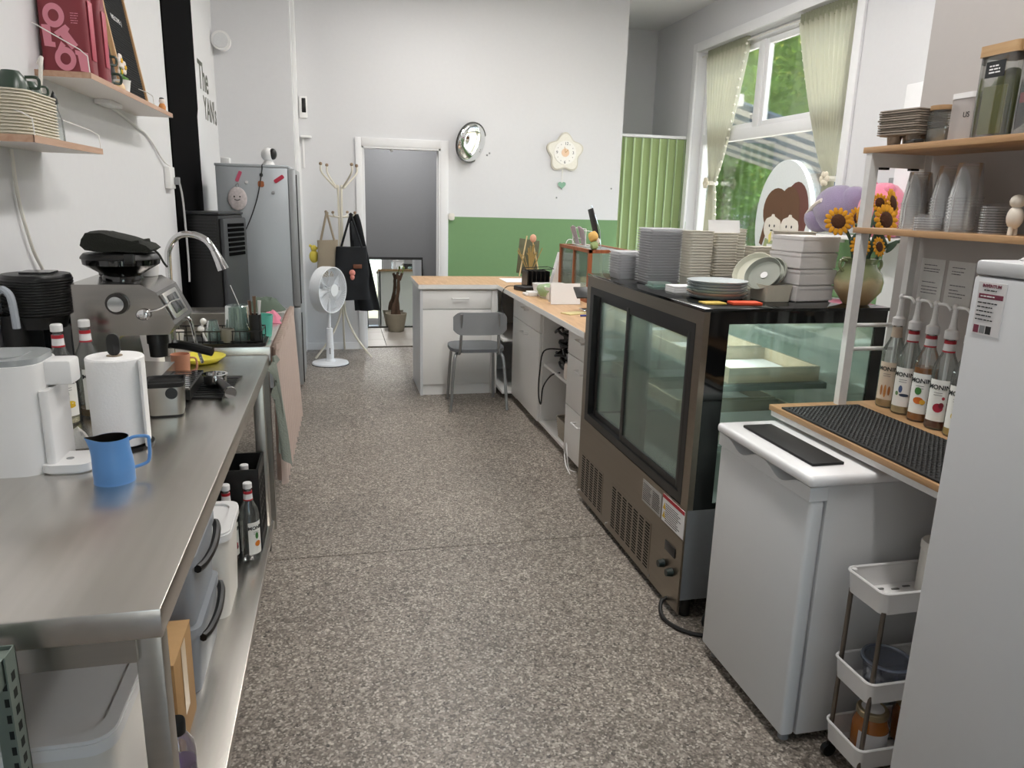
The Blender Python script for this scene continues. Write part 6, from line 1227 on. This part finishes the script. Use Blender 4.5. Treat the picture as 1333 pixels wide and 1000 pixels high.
olv = M('olive_pouch', '7d8440', .5, bump=.3, scale=20, var=.12); olv2 = M('pale_olive_pouch', 'a2a45c', .45, bump=.3, scale=20, var=.1)
def mk1(t):
    B().ball((0, 0, .09), .048, .052, .088, 18).obj('powder_bag', olv, t); B().box(-.05, -.045, -.04, .035, .01, .13, .002).obj('pouch', olv2, t)
bigjar('clear jar with green tea pouches and an oak lid', 1.735, mk1)
def mk2(t):
    B().ball((0, 0, .085), .046, .05, .078, 16).noise(.006, 30).obj('sachets', M('dark_sachets', '4b4b4e', .6, var=.4, scale=25), t)
    for k in range(7): B().box(-.052, -.049, -.012, .012, -.009, .009, M_=Matrix.Translation((0, -.035+.023*(k % 4), .03+.02*k)) @ Matrix.Rotation(.5*k, 4, 'X')).obj('red_tag', M('tag_red', 'b8374a', .6), t)
bigjar('clear jar with grey sachets and red tags under an oak lid', 1.605, mk2)
# mid shelf: stacks of clear cups
for q, (x, y, n, st_, l) in enumerate(((1.735, 2.015, 11, .0075, 'upturned clear cup in the stack at the end of the mid shelf'), (1.745, 1.91, 12, .0082, 'upturned clear cup in the stack in the middle of the mid shelf'), (1.72, 1.815, 12, .0085, 'upturned clear cup in the tall stack by the low lids'))):
    stack('clear_cup', lambda: inv(.042, .095), n, st_, (x, y, 1.4885), l, 'cup', 'cup stack %s' % 'abc'[q], clr)
for q, (x, y, n, l) in enumerate(((1.68, 1.895, 6, 'low clear dome lid in the short stack before the cups'), (1.735, 1.715, 11, 'low clear dome lid in the stack nearest the fridge'))):
    stack('dome_lid', lambda: B().lathe([(0, .012), (.02, .012), (.036, .004), (.04, .004), (.04, 0), (.036, 0)], 20), n, .0068, (x, y, 1.4885), l, 'cup', 'dome lid stack %s' % 'ab'[q], clr)  # nested clear dome lids in low stacks
ps = root('white_figurine', 'little white animal figurine at the end of the cup stacks', 'figurine', (1.70, 1.625, 1.4885)); B().ball((0, 0, .045), .02, .02, .03, 12).ball((0, -.0, .085), .018, n=10).obj('body', M('figurine_cream', 'dcd3c6', .6), ps); B().cyl((-.008, .0, 0), (-.006, 0, .03), .006).cyl((.008, 0, 0), (.006, 0, .03), .006).obj('legs', M('figurine_cream', 'dcd3c6'), ps)
# --- tall white fridge at the right
tf = root('white_fridge', 'white fridge with an energy sticker on its door', 'fridge', (1.5, .93, 0), world=True)
fw2 = M('fridge_white', 'd2d4d6', .4, var=.01)
B().box(1.245, 1.80, .66, 1.212, .03, 1.425, .005).obj('body', fw2, tf); B().box(1.20, 1.243, .66, 1.214, .05, 1.425, .006).obj('door', fw2, tf); B().box(1.20, 1.80, .66, 1.215, 1.427, 1.455, .006).obj('top', fw2, tf)
for y in (.7, 1.17): B().cyl((1.28, y, 0), (1.28, y, .03), .018).obj('foot', gplast, tf)
FY = (1.195+1.14)/2
sk_ = B().box(1.1988, 1.2, 1.135, 1.198, 1.315, 1.415).obj('energy_sticker', M('sticker_white', 'e6e4e4', .5), tf)
mar = M('maroon_print', '7d2f45', .5)
text('INVENTUM', .0085, mar, sk_, (1.1986, FY, 1.408), '-x', bold=.0002); lines(sk_, inkp, -.016, .012, [0], '-x', (1.1986, FY, 1.4), .0022, seed=31, jag=.05)
B().box(1.1984, 1.1988, 1.139, 1.194, 1.384, 1.393).obj('maroon_bar', mar, sk_); lines(sk_, paper, -.022, .01, [0], '-x', (1.1983, FY, 1.3885), .0022, seed=32, jag=.05)
lines(sk_, inkp, -.026, .02, [.02, .012, .004, -.004, -.012], '-x', (1.1986, FY, 1.356), .0022, seed=21)
for k, m_ in enumerate((mar, gplast, inkp)): B().box(1.1984, 1.1988, 1.182-k*.014, 1.194-k*.014, 1.318, 1.333).obj('icon', m_, sk_)
rag('tissue', cloth('tissue_white', 'efeded', .4, .2), 'crumpled white tissue on top of the white fridge', 'tissue', (1.30, 1.155, 1.456), .07, .07, .04, seed=4)
thing(B().box(-.09, .10, -.10, .06, 0, .004), 'paper_sheet', paper, 'flat white paper sheet on top of the white fridge', 'paper', loc=(1.36, 1.06, 1.4555), rot=(0, 0, .1))
# --- slim trolley
tl = root('slim_trolley', 'slim white three-tier trolley between freezer and fridge', 'trolley', (1.55, 1.44, 0), world=True)
L0, L1, M0, M1 = 1.33, 1.77, 1.45, 1.60
for z in (.06, .265, .53):
    b = B().shell(rr(L0+.006, L1-.006, M0+.006, M1-.006, .018), z, z+.062, rr(L0, L1, M0, M1, .02), t=.003)
    b.tube([(x, y, z+.062) for x, y in rr(L0, L1, M0, M1, .02)], .004, 6, cyc=True); ty = b.obj('tray', wplast, tl)
    b = B()
    for i in range(9):
        for j in range(4): b.prism(rr(L0+.04+i*.042, L0+.064+i*.042, M0+.022+j*.03+(i % 2)*.008, M0+.029+j*.03+(i % 2)*.008, .003, 2), 'z', z+.0032, z+.0045)
    o = b.obj('drain_slots', M('slot_grey', '6e6e6c', .8), ty); o['kind'] = 'stuff'
for x in (L0+.016, L1-.016):
    for y in (M0+.012, M1-.012): B().tube([(x, y, .05), (x, y, .535)], .0065, 10).obj('rod', M('rod_bronze', '7b736b', .3, .9), tl); B().ball((x, y, .593), .008, .008, .004, 8).obj('cap', wplast, tl); B().cyl((x-.0, y-.008, .02), (x, y+.008, .02), .02, .02, 16).cyl((x, y, .02), (x, y, .055), .006).obj('wheel', blackp, tl)
cn2 = root('white_can', 'white printed tub standing on the top trolley tray', 'tub', (1.555, 1.53, .5335)); B().lathe([(0, 0), (.043, 0), (.045, .003), (.045, .125), (.047, .127), (.047, .145), (.044, .15), (0, .15)], 30).obj('tub', wplast2, cn2)
for z, sd_ in ((.1, 1), (.085, 2), (.07, 3), (.055, 4), (.03, 5)): patch(B(), .045, -2.6, -1.4, z, z+.002, 8).obj('small_print', M('print_grey', '6d6d70'), cn2)
fb = root('food_container', 'round clear food container with blue-grey seal on the middle tray', 'container', (1.44, 1.525, .2685)); B().lathe([(0, 0), (.05, 0), (.053, .004), (.06, .07), (.062, .072), (.057, .07), (.05, .005), (0, .005)], 30).obj('bowl', thin('tub_blue_clear', 'dfe4ee', .4, .18, 'c3c8d2'), fb); B().lathe([(.064, .068), (.067, .072), (.065, .084), (.058, .086), (.055, .08), (0, .08)], 30).obj('lid', thin('tub_blue_clear', 'dfe4ee'), fb); B().tube([(.063*cos(a*pi/12), .063*sin(a*pi/12), .079) for a in range(24)], .004, 6, cyc=True).obj('seal', M('seal_blue', '7c8698', .4), fb)
for k, (x, y, l) in enumerate(((1.42, 1.525, 'jar of amber preserve with metal lid at the front of the lowest tray'), (1.56, 1.535, 'jar of dark amber preserve further back on the lowest tray'))):
    t = root('preserve_jar', l, 'jar', (x, y, .0635), group='preserve jars on the trolley')
    B().lathe([(0, 0), (.042, 0), (.047, .006), (.048, .085), (.04, .105), (.038, .112), (0, .112)], 26).obj('jar', M('amber_preserve%d' % k, ('b06a2c', '8a4c1e')[k], .1, var=.2, scale=25, coat=.6), t); B().lathe([(.0, .112), (.041, .112), (.042, .114), (.042, .128), (.039, .131), (0, .13)], 26).obj('lid', M('gold_lid', 'b7a888', .35, .7), t)
    patch(B(), .048, -2.9, -1.0, .015, .075, 12).obj('label', paper, t); B().lathe([(0, .1312), (.03, .1312), (.03, .1318), (0, .1318)], 20).obj('lid_sticker', paper, t)
